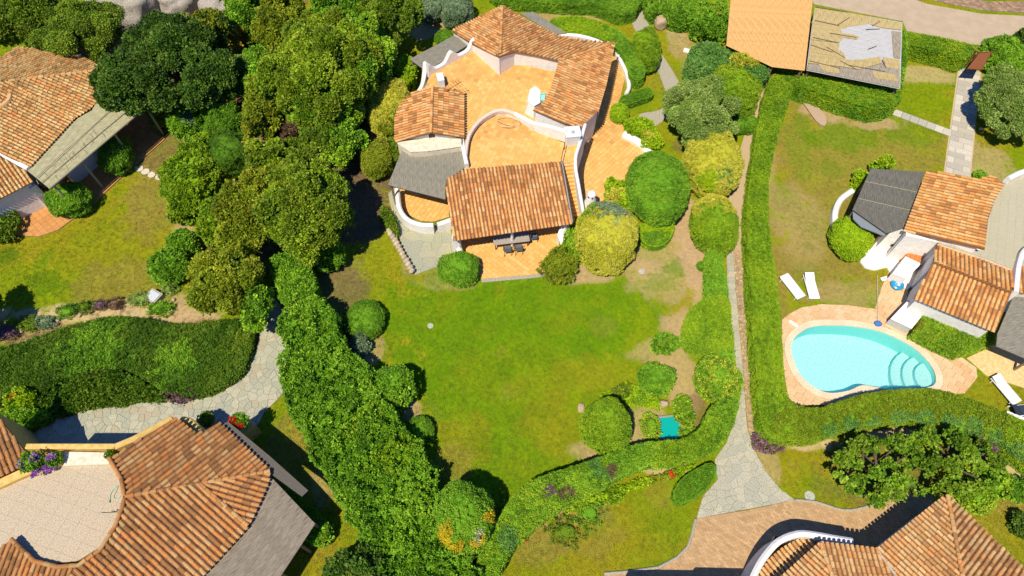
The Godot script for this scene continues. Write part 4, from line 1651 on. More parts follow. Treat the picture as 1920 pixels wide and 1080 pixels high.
	wall(st, [at(820, 419, 1.0), at(846, 410, 1.0)].map(func(p): return Vector3(p.x, 0, p.z)), 1.0, 0.34, false, 0.1)
	put(st, "garden_wall", WHITE, n)
	# wing walls of the dining porch
	var e0 := at(851, 449, 2.3)
	st = begin()
	wall(st, [Vector3(e0.x, 0, e0.z - 2.5), Vector3(e0.x + 0.05, 0, e0.z - 0.3), at(862, 478), at(868, 492)], [2.3, 2.1, 1.0, 0.5], 0.42, false, 0.12)
	put(st, "wing_wall", WHITE, n)
	var e1 := at(1066, 420, 2.2)
	st = begin()
	wall(st, [Vector3(e1.x - 0.1, 0, e1.z - 0.5), at(1050, 455), at(1062, 474)], [2.0, 1.15, 0.5], 0.5, false, 0.14)
	put(st, "wing_wall", WHITE, n)
	for q in [[860, 449], [960, 435], [1062, 421]]:
		var a := at(q[0], q[1] - 6, 2.2)
		pole(n, "porch_post", Vector3(a.x, 0.06, a.z), a, 0.11, WHITE)
	st = begin()
	tube(st, [at(852, 447, 2.24), at(1070, 416, 2.24)], [0.09, 0.09], 6)
	put(st, "beam", flat("post_wood", Color(0.20, 0.14, 0.09)), n)
	st = begin()
	wall(st, [at(1053, 304, 2.95), at(1073, 418, 2.32)], 0.16, 0.12)
	put(st, "verge_board", flat("lead", Color(0.30, 0.31, 0.32), 0.6), n)
	# outside stair beside the porch
	var s0 := at(1066, 303, 2.72)
	var s1 := at(1085, 406, 0.1)
	var steps := 14
	for i in steps:
		var q := s0.lerp(s1, (i + 0.5) / steps)
		var y := lerpf(2.66, 0.12, (i + 0.5) / steps)
		st = begin()
		box(st, Vector3(q.x, y / 2, q.z), Vector3(0.95, y, (s1.z - s0.z) / steps + 0.03), -0.12)
		put(st, "stair_step", toned(TERRA[i % 4]), n)
	st = begin()
	wall(st, smooth_line([at(1097, 236, 3.1), at(1089, 262, 3.1), at(1079, 298, 3.1), at(1085, 345, 2.3), at(1094, 398, 1.0)]).map(func(p): return Vector3(p.x, 0, p.z)), [3.35, 3.35, 3.3, 3.2, 3.15, 3.1, 3.1, 3.1, 3.1, 2.9, 2.7, 2.5, 2.3, 2.0, 1.65, 1.3, 1.0], 0.22, false, 0.06)
	put(st, "stair_wall", WHITE, n)
	# white chimney block on the upper terrace
	st = begin()
	var low := plan([[984, 212], [990, 178], [1003, 170], [1014, 180], [1014, 214], [1000, 222]], 3.0)
	var topc := PackedVector3Array()
	for q in low:
		var m := at(1004, 192, 4.1)
		topc.append(Vector3(lerpf(q.x, m.x, 0.35), 4.15, lerpf(q.y, m.z, 0.35)))
	prism(st, topc, lift(low, 2.95), 0.08)
	var ch := put(st, "chimney", WHITE, n)
	st = begin()
	box(st, at(997, 190, 3.95) + Vector3(0, 0, 0.25), Vector3(0.22, 0.3, 0.12), 0.3)
	put(st, "vent", flat("soot", Color(0.02, 0.02, 0.02), 0.9), ch)
	# tapering garden chimney beside the stair
	var g := at(1105, 393)
	st = begin()
	lathe(st, g, [[0.62, 0.0], [0.55, 0.5], [0.40, 1.1], [0.33, 1.6], [0.31, 1.85], [0.2, 1.98], [0.0, 2.02]], 18)
	var gc := put(st, "oven_chimney", WHITE, n)
	st = begin()
	for a in [0.6, 1.5, 2.4]:
		box(st, g + Vector3(cos(a) * 0.315, 1.72, sin(a) * 0.315), Vector3(0.1, 0.13, 0.05), a - PI / 2)
	put(st, "vent", flat("soot", Color(0.02, 0.02, 0.02), 0.9), gc)
	# kerb walls of the east patio
	st = begin()
	wall(st, smooth_line([at(1150, 84, 0.5), at(1166, 115, 0.5), at(1175, 135, 0.5), at(1180, 160, 0.5), at(1174, 175, 0.5)]).map(func(p): return Vector3(p.x, 0, p.z)), 0.55, 0.3, false, 0.1)
	put(st, "garden_wall", WHITE, n)
	st = begin()
	wall(st, smooth_line([at(1170, 248, 0.5), at(1190, 258, 0.5), at(1208, 270, 0.5), at(1220, 287, 0.5)]).map(func(p): return Vector3(p.x, 0, p.z)), 0.5, 0.62, false, 0.16)
	put(st, "garden_wall", WHITE, n)
	st = begin()
	wall(st, smooth_line([at(1040, 62, 1.2), at(1080, 62, 1.2), at(1120, 72, 1.2), at(1150, 88, 1.2)]).map(func(p): return Vector3(p.x, 0, p.z)), 1.1, 0.3, false, 0.1)
	put(st, "garden_wall", WHITE, n)
	commit_tiles(hs)
	# loose stone retaining wall of the court
	var t := thing("retaining_wall", "low dry stone wall between lawn and grey court", "wall")
	var a0 := at(728, 432)
	var a1 := at(776, 516)
	rng.seed = 61
	for i in 13:
		for k in 2:
			st = begin()
			var q := a0.lerp(a1, (i + 0.5 + (0.25 if k else -0.1)) / 13.3)
			boulder(st, q + Vector3(rng.randf_range(-0.03, 0.03), 0.12 + k * 0.22, 0), Vector3(0.21, 0.14, 0.16), 1.05 + rng.randf_range(-0.1, 0.1), i * 2 + k, 0.12)
			put(st, "stone", toned([Color(0.45, 0.37, 0.25), Color(0.50, 0.42, 0.29), Color(0.41, 0.34, 0.23)][i % 3]), t)

func build_left_villa() -> void:
	rng.seed = 102
	var hs := new_house("villa", "villa with mossy ochre tiles and a reed pergola at the left edge", [Color(0.30, 0.18, 0.075), Color(0.44, 0.27, 0.11), Color(0.50, 0.31, 0.13), Color(0.54, 0.35, 0.16), Color(0.56, 0.30, 0.12), Color(0.58, 0.24, 0.085), Color(0.54, 0.38, 0.18), Color(0.60, 0.43, 0.22)], 0.25)
	var n: Node = hs.node
	var f1 := facet(hs, [100, 85], [193, 130], 3.1, 17, [[-60, 118], [0, 108], [30, 90], [65, 92], [100, 85], [130, 95], [165, 114], [193, 130], [15, 152], [-60, 160]], WHITE)
	var f2 := facet(hs, [197, 150], [138, 222], 3.1, 17, [[15, 152], [193, 130], [198, 150], [190, 180], [170, 203], [138, 223]], WHITE)
	var f3 := facet(hs, [138, 223], [55, 313], 3.1, 17, [[15, 152], [138, 223], [55, 314], [0, 286], [-60, 256], [-60, 160]], WHITE)
	cap_line(hs, f2, [[17, 152], [193, 131]], 0.03)
	cap_line(hs, f3, [[17, 154], [138, 222]], 0.03)
	facet(hs, [60, 341], [0, 372], 2.7, 17, [[-60, 268], [0, 293], [50, 322], [60, 341], [0, 372], [-60, 402]], WHITE)
	var st := begin()
	wall(st, [at(-60, 262, 3.3), at(0, 289, 3.3), at(55, 318, 3.0)], 0.22, 0.3)
	put(st, "flashing", WHITE, n)
	st = begin()
	var c := at(-4, 186, 4.4)
	lathe(st, c, [[0.95, -1.2], [1.0, 0.0], [0.94, 0.12], [0.72, 0.12], [0.70, -0.3], [0.0, -0.3]], 26)
	var oc := put(st, "oculus", surf("ochre_rim", [[0.2, Color(0.50, 0.30, 0.12)], [0.8, Color(0.64, 0.42, 0.20)]], 0.05, 1.0), n)
	st = begin()
	slab(st, PackedVector2Array([Vector2(c.x - 0.4, c.z - 0.55), Vector2(c.x + 0.15, c.z - 0.5), Vector2(c.x + 0.3, c.z + 0.1), Vector2(c.x - 0.3, c.z + 0.3)]), c.y - 0.4, c.y + 0.25)
	put(st, "lantern", WHITE, oc)
	var m := reed("reed_mossy", Color(0.24, 0.22, 0.13), Color(0.37, 0.35, 0.20), Color(0.47, 0.45, 0.28), 0.0)
	var perg := [[197, 165], [222, 163], [279, 195], [92, 353], [50, 319], [138, 226], [172, 207]]
	reed_slab(n, "pergola_roof", perg, [3.1, 3.1, 3.2, 3.2, 3.0, 3.0, 3.0], 0.07, 0.72, m)
	var wood := flat("weathered_wood", Color(0.30, 0.28, 0.17), 0.9)
	for q in [[[279, 196], [92, 354], 0.07, "beam"], [[262, 188], [78, 342], 0.03, "batten"], [[240, 176], [68, 333], 0.03, "batten"]]:
		st = begin()
		tube(st, [at(q[0][0], q[0][1], 3.24), at(q[1][0], q[1][1], 3.24)], [q[2], q[2]], 6)
		put(st, q[3], wood, n)
	rng.seed = 66
	for i in 46:
		var q := rng.randf()
		var a := at(lerpf(268, 84, q) + rng.randf_range(-30, 4), lerpf(192, 345, q) + rng.randf_range(-20, 4), 3.23)
		st = begin()
		var d := Vector3(cos(0.85 + rng.randf_range(-0.25, 0.25)), 0, sin(0.85)) * rng.randf_range(0.25, 0.8)
		tube(st, [a, a + d + Vector3(0, rng.randf_range(0.0, 0.05), 0)], [0.012, 0.008], 4)
		put(st, "reed", toned([Color(0.25, 0.23, 0.16), Color(0.50, 0.46, 0.30), Color(0.18, 0.16, 0.11)][i % 3]), n)
	for q in [[272, 198], [212, 248], [150, 300], [98, 345]]:
		var a := at(q[0], q[1], 3.1)
		pole(n, "pergola_post", Vector3(a.x, 0.05, a.z), a, 0.09, wood)
	st = begin()
	wall(st, [at(140, 345), at(167, 322), at(197, 298)], 2.3, 0.5)
	put(st, "wall", WHITE, n)
	st = begin()
	wall(st, [at(96, 386), at(60, 356)], 2.2, 0.5)
	put(st, "wall", WHITE, n)
	st = begin()
	wall(st, [at(26, 424), at(8, 398), at(-10, 380)], [0.8, 1.0, 1.0], 0.3, false, 0.1)
	put(st, "garden_wall", WHITE, n)
	var dp := at(50, 378)
	st = begin()
	box(st, dp + Vector3(0, 1.0, 0), Vector3(1.1, 2.0, 0.12), 0.72)
	put(st, "door", flat("dark_glass", Color(0.02, 0.025, 0.03), 0.2), n)
	commit_tiles(hs)

func build_yellow_villa() -> void:
	rng.seed = 103
	var hs := new_house("villa", "yellow walled villa with a round beige roof terrace at the lower left", [Color(0.20, 0.10, 0.045), Color(0.32, 0.15, 0.06), Color(0.40, 0.185, 0.07), Color(0.44, 0.21, 0.085), Color(0.49, 0.19, 0.06), Color(0.48, 0.26, 0.11), Color(0.40, 0.215, 0.10), Color(0.46, 0.30, 0.15)], 0.275)
	hs.course = 0.42
	var n: Node = hs.node
	var f1 := facet(hs, [408, 793], [503, 882], 2.9, 15, [[205, 860], [327, 784], [369, 816], [409, 793], [505, 884], [375, 907], [235, 931], [229, 900]], OCHRE)
	var f2 := facet(hs, [505, 887], [465, 985], 2.9, 15, [[375, 907], [505, 885], [502, 905], [465, 986]], OCHRE)
	var f3 := facet(hs, [465, 986], [378, 1080], 2.9, 15, [[235, 931], [375, 907], [465, 986], [378, 1080], [340, 1120], [100, 1120], [148, 1060], [190, 1030], [218, 985], [232, 945]], OCHRE)
	cap_line(hs, f1, [[236, 931], [375, 907], [505, 884]], 0.06)
	cap_line(hs, f2, [[375, 907], [465, 985]], 0.05)
	var f4 := facet(hs, [-30, 1150], [120, 1190], 2.9, 15, [[-40, 1056], [22, 1011], [65, 1052], [110, 1063], [147, 1060], [100, 1120], [-40, 1125]], OCHRE)
	var f5 := facet(hs, [60, 864], [0, 893], 3.4, 15, [[-40, 735], [0, 786], [60, 864], [0, 893], [-40, 912]], OCHRE)
	cap_line(hs, f3, [[234, 934], [231, 950], [217, 987], [189, 1031], [147, 1061]], 0.06)
	cap_line(hs, f4, [[147, 1060], [110, 1063], [65, 1052], [22, 1011]], 0.06)
	cap_line(hs, f1, [[234, 930], [229, 900], [206, 860]], 0.06)
	terrace(hs, [[-50, 935], [0, 912], [80, 876], [118, 846], [206, 846], [228, 890], [231, 940], [216, 990], [187, 1026], [145, 1052], [105, 1056], [60, 1045], [20, 1014], [0, 1030], [-50, 1062]], 3.45, OCHRE, [Color(0.475, 0.395, 0.275), Color(0.48, 0.40, 0.28), Color(0.478, 0.397, 0.277)], 0.75, 0.3, 300, 53)
	var st := begin()
	wall(st, [at(-40, 918, 3.9), at(0, 902, 3.9), at(52, 878, 3.9), at(84, 868, 3.9)].map(func(p): return Vector3(p.x, 0, p.z)), 3.75, 0.5, false, 0.05)
	put(st, "parapet", OCHRE, n)
	st = begin()
	wall(st, [at(48, 836, 3.9), at(120, 836, 3.9), at(214, 836, 3.9)].map(func(p): return Vector3(p.x, 0, p.z)), 3.9, 0.3, false, 0.05)
	put(st, "parapet", OCHRE, n)
	st = begin()
	wall(st, [at(214, 837, 3.9), at(250, 822, 3.7), at(322, 783, 3.1)].map(func(p): return Vector3(p.x, 0, p.z)), [3.9, 3.7, 3.1], 0.35, false, 0.05)
	put(st, "parapet", OCHRE, n)
	st = begin()
	slab(st, plan([[121, 846], [206, 848], [205, 870], [118, 873]], 3.7), 3.4, 3.7, 0.03)
	put(st, "step", CREAM, n)
	st = begin()
	wall(st, smooth_line([at(338, 786, 2.7), at(356, 790, 2.7), at(368, 803, 2.7), at(373, 812, 2.7)]).map(func(p): return Vector3(p.x, 0, p.z)), 2.75, 0.4, false, 0.1)
	put(st, "parapet", OCHRE, n)
	reed_slab(n, "pergola_roof", [[506, 892], [591, 982], [525, 1082], [495, 1130], [345, 1130], [380, 1082], [467, 988]], [2.7, 2.55, 2.55, 2.55, 2.7, 2.7, 2.7], 0.08, 0.785, reed("reed_pale", Color(0.15, 0.125, 0.09), Color(0.23, 0.195, 0.145), Color(0.29, 0.25, 0.195), 0.0))
	for q in [[586, 980], [560, 1020], [525, 1076]]:
		var a := at(q[0], q[1], 2.45)
		pole(n, "pergola_post", Vector3(a.x, 0, a.z), a, 0.09, flat("post_wood", Color(0.20, 0.14, 0.09)))
	st = begin()
	slab(st, plan([[410, 796], [428, 792], [505, 856], [577, 920], [566, 930], [506, 886]], 2.72), 2.6, 2.72, 0.03)
	put(st, "canopy", surf("lead_grey", [[0.2, Color(0.085, 0.078, 0.062)], [0.8, Color(0.125, 0.115, 0.095)]], 0.03, 1.5), n)
	st = begin()
	var gp := at(458, 796, 1.5)
	box(st, Vector3(gp.x, 0.75, gp.z), Vector3(0.9, 1.5, 0.8), 0.75)
	put(st, "added_pot_stand", OCHRE, n)  # added pedestal, lifts the red pot out of the roof shadow
	commit_tiles(hs)

func build_south_villa() -> void:
	rng.seed = 104
	var hs := new_house("villa", "villa with hipped orange tile roof at the lower right corner", [Color(0.34, 0.17, 0.075), Color(0.47, 0.25, 0.11), Color(0.54, 0.29, 0.125), Color(0.57, 0.26, 0.10), Color(0.60, 0.36, 0.17), Color(0.57, 0.34, 0.16), Color(0.62, 0.41, 0.22), Color(0.52, 0.36, 0.19)], 0.25)
	var n: Node = hs.node
	var f1 := facet(hs, [1645, 1032], [1775, 929], 3.0, 17, [[1645, 1032], [1775, 929], [1803, 1080], [1812, 1135], [1706, 1135], [1680, 1080]], WHITE)
	var f2 := facet(hs, [1775, 929], [1920, 1070], 3.0, 17, [[1775, 929], [1920, 1069], [1985, 1132], [1812, 1135], [1803, 1080]], WHITE)
	var f3 := facet(hs, [1538, 1019], [1645, 1031], 3.0, 17, [[1538, 1019], [1645, 1031], [1680, 1080], [1706, 1135], [1568, 1135], [1558, 1075]], WHITE)
	var f4 := facet(hs, [1470, 1080], [1538, 1019], 3.0, 17, [[1538, 1019], [1558, 1075], [1568, 1135], [1410, 1135], [1470, 1080]], WHITE)
	cap_line(hs, f1, [[1776, 931], [1803, 1080], [1812, 1130]], 0.06)
	cap_line(hs, f3, [[1539, 1021], [1558, 1075], [1568, 1130]], 0.05)
	var st := begin()
	tube(st, [on_facet(f1, 1646, 1034) + Vector3(0, 0.05, 0), on_facet(f1, 1682, 1084) + Vector3(0, 0.05, 0)], [0.07, 0.07], 6)
	put(st, "valley_gutter", flat("zinc", Color(0.42, 0.42, 0.38), 0.6), n)
	facet(hs, [1442, 1052], [1502, 1012], 1.7, 12, [[1442, 1052], [1470, 1028], [1503, 1011], [1530, 1018], [1470, 1080], [1425, 1120], [1410, 1100]], WHITE, 0.1)
	st = begin()
	wall(st, smooth_line([at(1408, 1095, 2.3), at(1420, 1068, 2.3), at(1436, 1042, 2.3), at(1462, 1014, 2.3), at(1498, 1000, 2.3), at(1530, 1003, 2.2), at(1560, 1012, 1.8), at(1584, 1021, 1.2)], 3).map(func(p): return Vector3(p.x, 0, p.z)), 2.3, 0.34, false, 0.12)
	var w := put(st, "parapet", WHITE, n)
	# flat roofed wing just below the picture edge, its shade falls on the bricks
	st = begin()
	slab(st, plan([[1168, 1106], [1300, 1108], [1304, 1102], [1402, 1104], [1402, 1190], [1168, 1190]], 2.8), 0.0, 2.8, 0.03)
	put(st, "wing", WHITE, n)
	st = begin()
	var q0 := at(1448, 1022, 1.3)
	box(st, Vector3(q0.x - 0.05, 1.3, q0.z - 0.05), Vector3(0.9, 0.55, 0.12), -0.95)
	put(st, "window", flat("dark_glass", Color(0.02, 0.025, 0.03), 0.2), w)
	commit_tiles(hs)

func build_pool_villa() -> void:
	rng.seed = 105
	var hs := new_house("villa", "white villa with orange tiled roofs next to the swimming pool", [Color(0.36, 0.16, 0.065), Color(0.54, 0.24, 0.08), Color(0.62, 0.29, 0.095), Color(0.64, 0.34, 0.13), Color(0.60, 0.25, 0.075), Color(0.67, 0.41, 0.19), Color(0.63, 0.36, 0.15), Color(0.60, 0.38, 0.19)], 0.27)
	var n: Node = hs.node
	facet(hs, [1740, 320], [1698, 432], 2.9, 15, [[1740, 320], [1836, 336], [1862, 330], [1884, 345], [1864, 375], [1851, 410], [1846, 466], [1697, 433]], WHITE)
	var f2 := facet(hs, [1758, 454], [1901, 505], 2.8, 16, [[1758, 454], [1901, 505], [1897, 548], [1750, 491]], WHITE)
	var f3 := facet(hs, [1714, 560], [1866, 622], 2.5, 16, [[1750, 491], [1897, 548], [1866, 623], [1714, 560]], WHITE)
	cap_line(hs, f3, [[1751, 491], [1897, 548]], 0.05)
	facet(hs, [1910, 548], [1990, 556], 2.8, 16, [[1912, 500], [1990, 498], [1990, 556], [1910, 548]], WHITE)
	terrace(hs, [[1886, 342], [1905, 330], [1990, 318], [1990, 475], [1910, 490], [1902, 506], [1846, 484], [1760, 456], [1846, 470], [1853, 410], [1865, 376]], 3.1, WHITE, [Color(0.425, 0.395, 0.27), Color(0.43, 0.40, 0.275), Color(0.435, 0.405, 0.28)], 0.5, 0.4, 150, 54)
	var st := begin()
	wall(st, [at(1699, 437, 2.9), at(1770, 452, 2.9), at(1845, 472, 2.9)].map(func(p): return Vector3(p.x, 0, p.z)), 2.9, 0.3, false, 0.05)
	put(st, "parapet", WHITE, n)
	st = begin()
	wall(st, smooth_line([at(1886, 340, 3.2), at(1895, 334, 3.3), at(1920, 322, 3.4), at(1980, 305, 3.4)]).map(func(p): return Vector3(p.x, 0, p.z)), 3.6, 0.35, false, 0.1)
	put(st, "parapet", WHITE, n)
	st = begin()
	wall(st, smooth_line([at(1901, 552, 3.2), at(1904, 520, 3.2), at(1908, 495, 3.2), at(1920, 470, 3.2), at(1960, 450, 3.2)]).map(func(p): return Vector3(p.x, 0, p.z)), 3.55, 0.3, false, 0.1)
	put(st, "parapet", WHITE, n)
	var dark := reed("reed_dark", Color(0.085, 0.082, 0.07), Color(0.14, 0.135, 0.11), Color(0.19, 0.18, 0.15), 0.0)
	reed_slab(n, "pergola_roof", [[1633, 316], [1734, 322], [1697, 427], [1662, 436], [1599, 392]], 2.6, 0.08, 0.35, dark)
	for q in [[[1610, 372], [1714, 396]], [[1622, 340], [1728, 362]]]:
		st = begin()
		tube(st, [at(q[0][0], q[0][1], 2.63), at(q[1][0], q[1][1], 2.63)], [0.025, 0.025], 5)
		put(st, "batten", flat("weathered_wood", Color(0.30, 0.28, 0.17), 0.9), n)
	for q in [[1604, 391], [1634, 326], [1660, 430]]:
		var a := at(q[0], q[1], 2.5)
		pole(n, "pergola_post", Vector3(a.x, 0, a.z), a, 0.08, flat("post_wood", Color(0.20, 0.14, 0.09)))
	st = begin()
	slab(st, plan([[1599, 393], [1662, 436], [1658, 442], [1615, 425], [1600, 410]], 2.3), 2.22, 2.3)
	put(st, "awning", flat("awning_grey", Color(0.20, 0.23, 0.26), 0.7), n)
	st = begin()
	wall(st, smooth_line([at(1600, 355, 0.6), at(1578, 372, 0.6), at(1568, 395, 0.6), at(1568, 420, 0.6)]).map(func(p): return Vector3(p.x, 0, p.z)), 0.6, 0.4, false, 0.1)
	put(st, "garden_wall", WHITE, n)
	reed_slab(n, "pergola_roof", [[1900, 556], [1990, 562], [1990, 700], [1868, 648], [1870, 626]], 2.5, 0.08, 1.2, grey_reed())
	for q in [[1948, 664]]:
		var a := at(q[0], q[1], 2.4)
		pole(n, "pergola_post", Vector3(a.x, 0, a.z), a, 0.08, flat("post_wood", Color(0.20, 0.14, 0.09)))
	# barbecue corner: counter, small tiled lid, tall tapering chimney
	var t := thing("barbecue", "white masonry barbecue with tall tapering chimney on the round patio", "barbecue")
	var b := at(1657, 463)
	var cs := begin()
	var lowp := PackedVector3Array()
	var upp := PackedVector3Array()
	for q in [[-0.55, -0.35], [0.55, -0.35], [0.55, 0.35], [-0.55, 0.35]]:
		var r := Vector2(q[0], q[1]).rotated(0.4)
		lowp.append(Vector3(b.x + r.x, 0.1, b.z + r.y))
		upp.append(Vector3(b.x + r.x * 0.62, 2.55, b.z + r.y * 0.62))
	prism(cs, upp, lowp, 0.06)
	var chim := put(cs, "chimney", WHITE, t)
	st = begin()
	box(st, Vector3(b.x + 0.05, 2.35, b.z + 0.21), Vector3(0.2, 0.2, 0.08), 0.4)
	put(st, "vent", flat("soot", Color(0.02, 0.02, 0.02), 0.9), chim)
	st = begin()
	var q1 := at(1683, 452, 0.8)
	box(st, Vector3(q1.x, 0.45, q1.z), Vector3(1.5, 0.7, 0.7), 0.35)
	put(st, "counter", WHITE, t)
	st = begin()
	box(st, Vector3(q1.x, 0.86, q1.z), Vector3(0.5, 0.12, 1.35), 0.65)
	put(st, "grill", flat("iron", Color(0.05, 0.05, 0.055), 0.5, 0.6), t)
	t = thing("outdoor_kitchen", "white masonry counter with small orange tiled top against the grey wall", "counter")
	st = begin()
	slab(st, plan([[1698, 480], [1728, 494], [1700, 522], [1673, 512]], 1.0), 0.1, 1.0, 0.03)
	put(st, "counter", WHITE, t)
	st = begin()
	slab(st, plan([[1702, 466], [1736, 474], [1727, 492], [1699, 480]], 1.05), 0.1, 1.05, 0.02)
	var tl := put(st, "tiled_top", toned(Color(0.60, 0.22, 0.06)), t)
	for i in 6:
		st = begin()
		var a := at(lerpf(1704, 1731, (i + 0.5) / 6), lerpf(467, 474, (i + 0.5) / 6), 1.08)
		var e := at(lerpf(1701, 1724, (i + 0.5) / 6), lerpf(480, 491, (i + 0.5) / 6), 1.08)
		tube(st, [a, e], [0.07, 0.08], 7)
		put(st, "tile", toned([Color(0.64, 0.25, 0.07), Color(0.56, 0.2, 0.06)][i % 2]), tl)
	t = thing("storage_box", "large white lidded box beside the pool deck", "box")
	st = begin()
	slab(st, plan([[1671, 596], [1703, 563], [1741, 576], [1710, 615]], 0.85), 0.0, 0.78)
	put(st, "body", toned(Color(0.5, 0.5, 0.48)), t)
	st = begin()
	slab(st, plan([[1670, 597], [1703, 562], [1742, 576], [1710, 616]], 0.88), 0.785, 0.88, 0.02)
	put(st, "lid", WHITE, t)
	commit_tiles(hs)

func build_carports() -> void:
	rng.seed = 106
	var wood := flat("post_wood", Color(0.20, 0.14, 0.09))
	var t := thing("carport", "carport roofed with fresh golden reed mats", "carport")
	reed_slab(t, "reed_roof", [[1372, -24], [1526, -18], [1509, 131], [1448, 124], [1362, 84]], [2.9, 2.9, 2.7, 2.7, 2.7], 0.08, 0.08, reed("reed_gold", Color(0.56, 0.31, 0.10), Color(0.65, 0.375, 0.135), Color(0.70, 0.42, 0.165), 0.0))
	for q in [[1370, 80], [1450, 120], [1504, 127], [1520, 0], [1380, 0]]:
		var a := at(q[0], q[1], 2.65)
		pole(t, "post", Vector3(a.x, 0, a.z), a, 0.08, wood)
	t = thing("carport", "carport with torn straw mats over pale boarding", "carport")
	var sheetm := reed("board_pale", Color(0.38, 0.38, 0.37), Color(0.47, 0.47, 0.455), Color(0.54, 0.54, 0.52), 0.0)
	reed_slab(t, "boarding", [[1527, 12], [1692, 42], [1688, 166], [1512, 131]], 2.6, 0.06, 1.62, sheetm)
	var straw := reed("reed_straw", Color(0.33, 0.25, 0.11), Color(0.46, 0.36, 0.16), Color(0.53, 0.43, 0.21), 0.0)
	var gray := reed("reed_ashen", Color(0.20, 0.175, 0.13), Color(0.31, 0.27, 0.20), Color(0.42, 0.37, 0.27), 0.0)
	var mats_ := [[[1527, 13], [1592, 24], [1632, 31], [1630, 44], [1590, 50], [1582, 54], [1524, 44]], [[1524, 45], [1575, 53], [1580, 62], [1598, 64], [1611, 68], [1606, 74], [1582, 70], [1574, 80], [1521, 74]], [[1521, 75], [1574, 81], [1572, 92], [1583, 100], [1586, 110], [1560, 104], [1518, 96]], [[1518, 97], [1560, 105], [1588, 112], [1608, 112], [1650, 106], [1654, 118], [1610, 130], [1574, 124], [1515, 118]], [[1634, 32], [1691, 43], [1690, 56], [1655, 52], [1632, 45]], [[1656, 107], [1687, 112], [1687, 130], [1660, 124]]]
	for i in mats_.size():
		reed_slab(t, "straw_mat", mats_[i], 2.645 + 0.006 * i, 0.035, 0.15, straw)
	var gm := [[[1515, 119], [1574, 125], [1610, 131], [1654, 119], [1687, 131], [1687, 165], [1512, 130]], [[1600, 124], [1640, 128], [1630, 150], [1596, 146]]]
	reed_slab(t, "straw_mat", gm[0], 2.642, 0.03, 0.15, gray)
	reed_slab(t, "straw_mat", [[1672, 58], [1690, 60], [1688, 110], [1676, 108]], 2.66, 0.02, 0.15, gray)
	reed_slab(t, "straw_mat", [[1636, 132], [1680, 140], [1684, 152], [1640, 146]], 2.668, 0.02, 0.15, straw)
	reed_slab(t, "straw_mat", [[1532, 116], [1570, 126], [1576, 138], [1545, 134]], 2.668, 0.02, 0.15, straw)
	var stick := flat("stick", Color(0.10, 0.07, 0.05), 0.9)
	for q in [[1528, 38, 1574, 48], [1556, 62, 1606, 70], [1524, 70, 1572, 80], [1520, 84, 1562, 98], [1550, 88, 1584, 108], [1518, 114, 1576, 128], [1576, 114, 1606, 130], [1624, 55, 1650, 54], [1628, 92, 1644, 86], [1570, 47, 1594, 32], [1636, 48, 1650, 40], [1654, 112, 1662, 128], [1590, 122, 1660, 134], [1528, 13, 1590, 23]]:
		st_stick(t, at(q[0], q[1], 2.70), at(q[2], q[3], 2.70), stick)
	for q in [[1518, 128], [1684, 160], [1688, 46], [1530, 18]]:
		var a := at(q[0], q[1], 2.5)
		pole(t, "post", Vector3(a.x, 0, a.z), a, 0.08, wood)

func st_stick(t: Node, a: Vector3, b: Vector3, m: Material) -> void:
	var st := begin()
	tube(st, [a, b], [0.028, 0.02], 5)
	put(st, "batten", m, t)

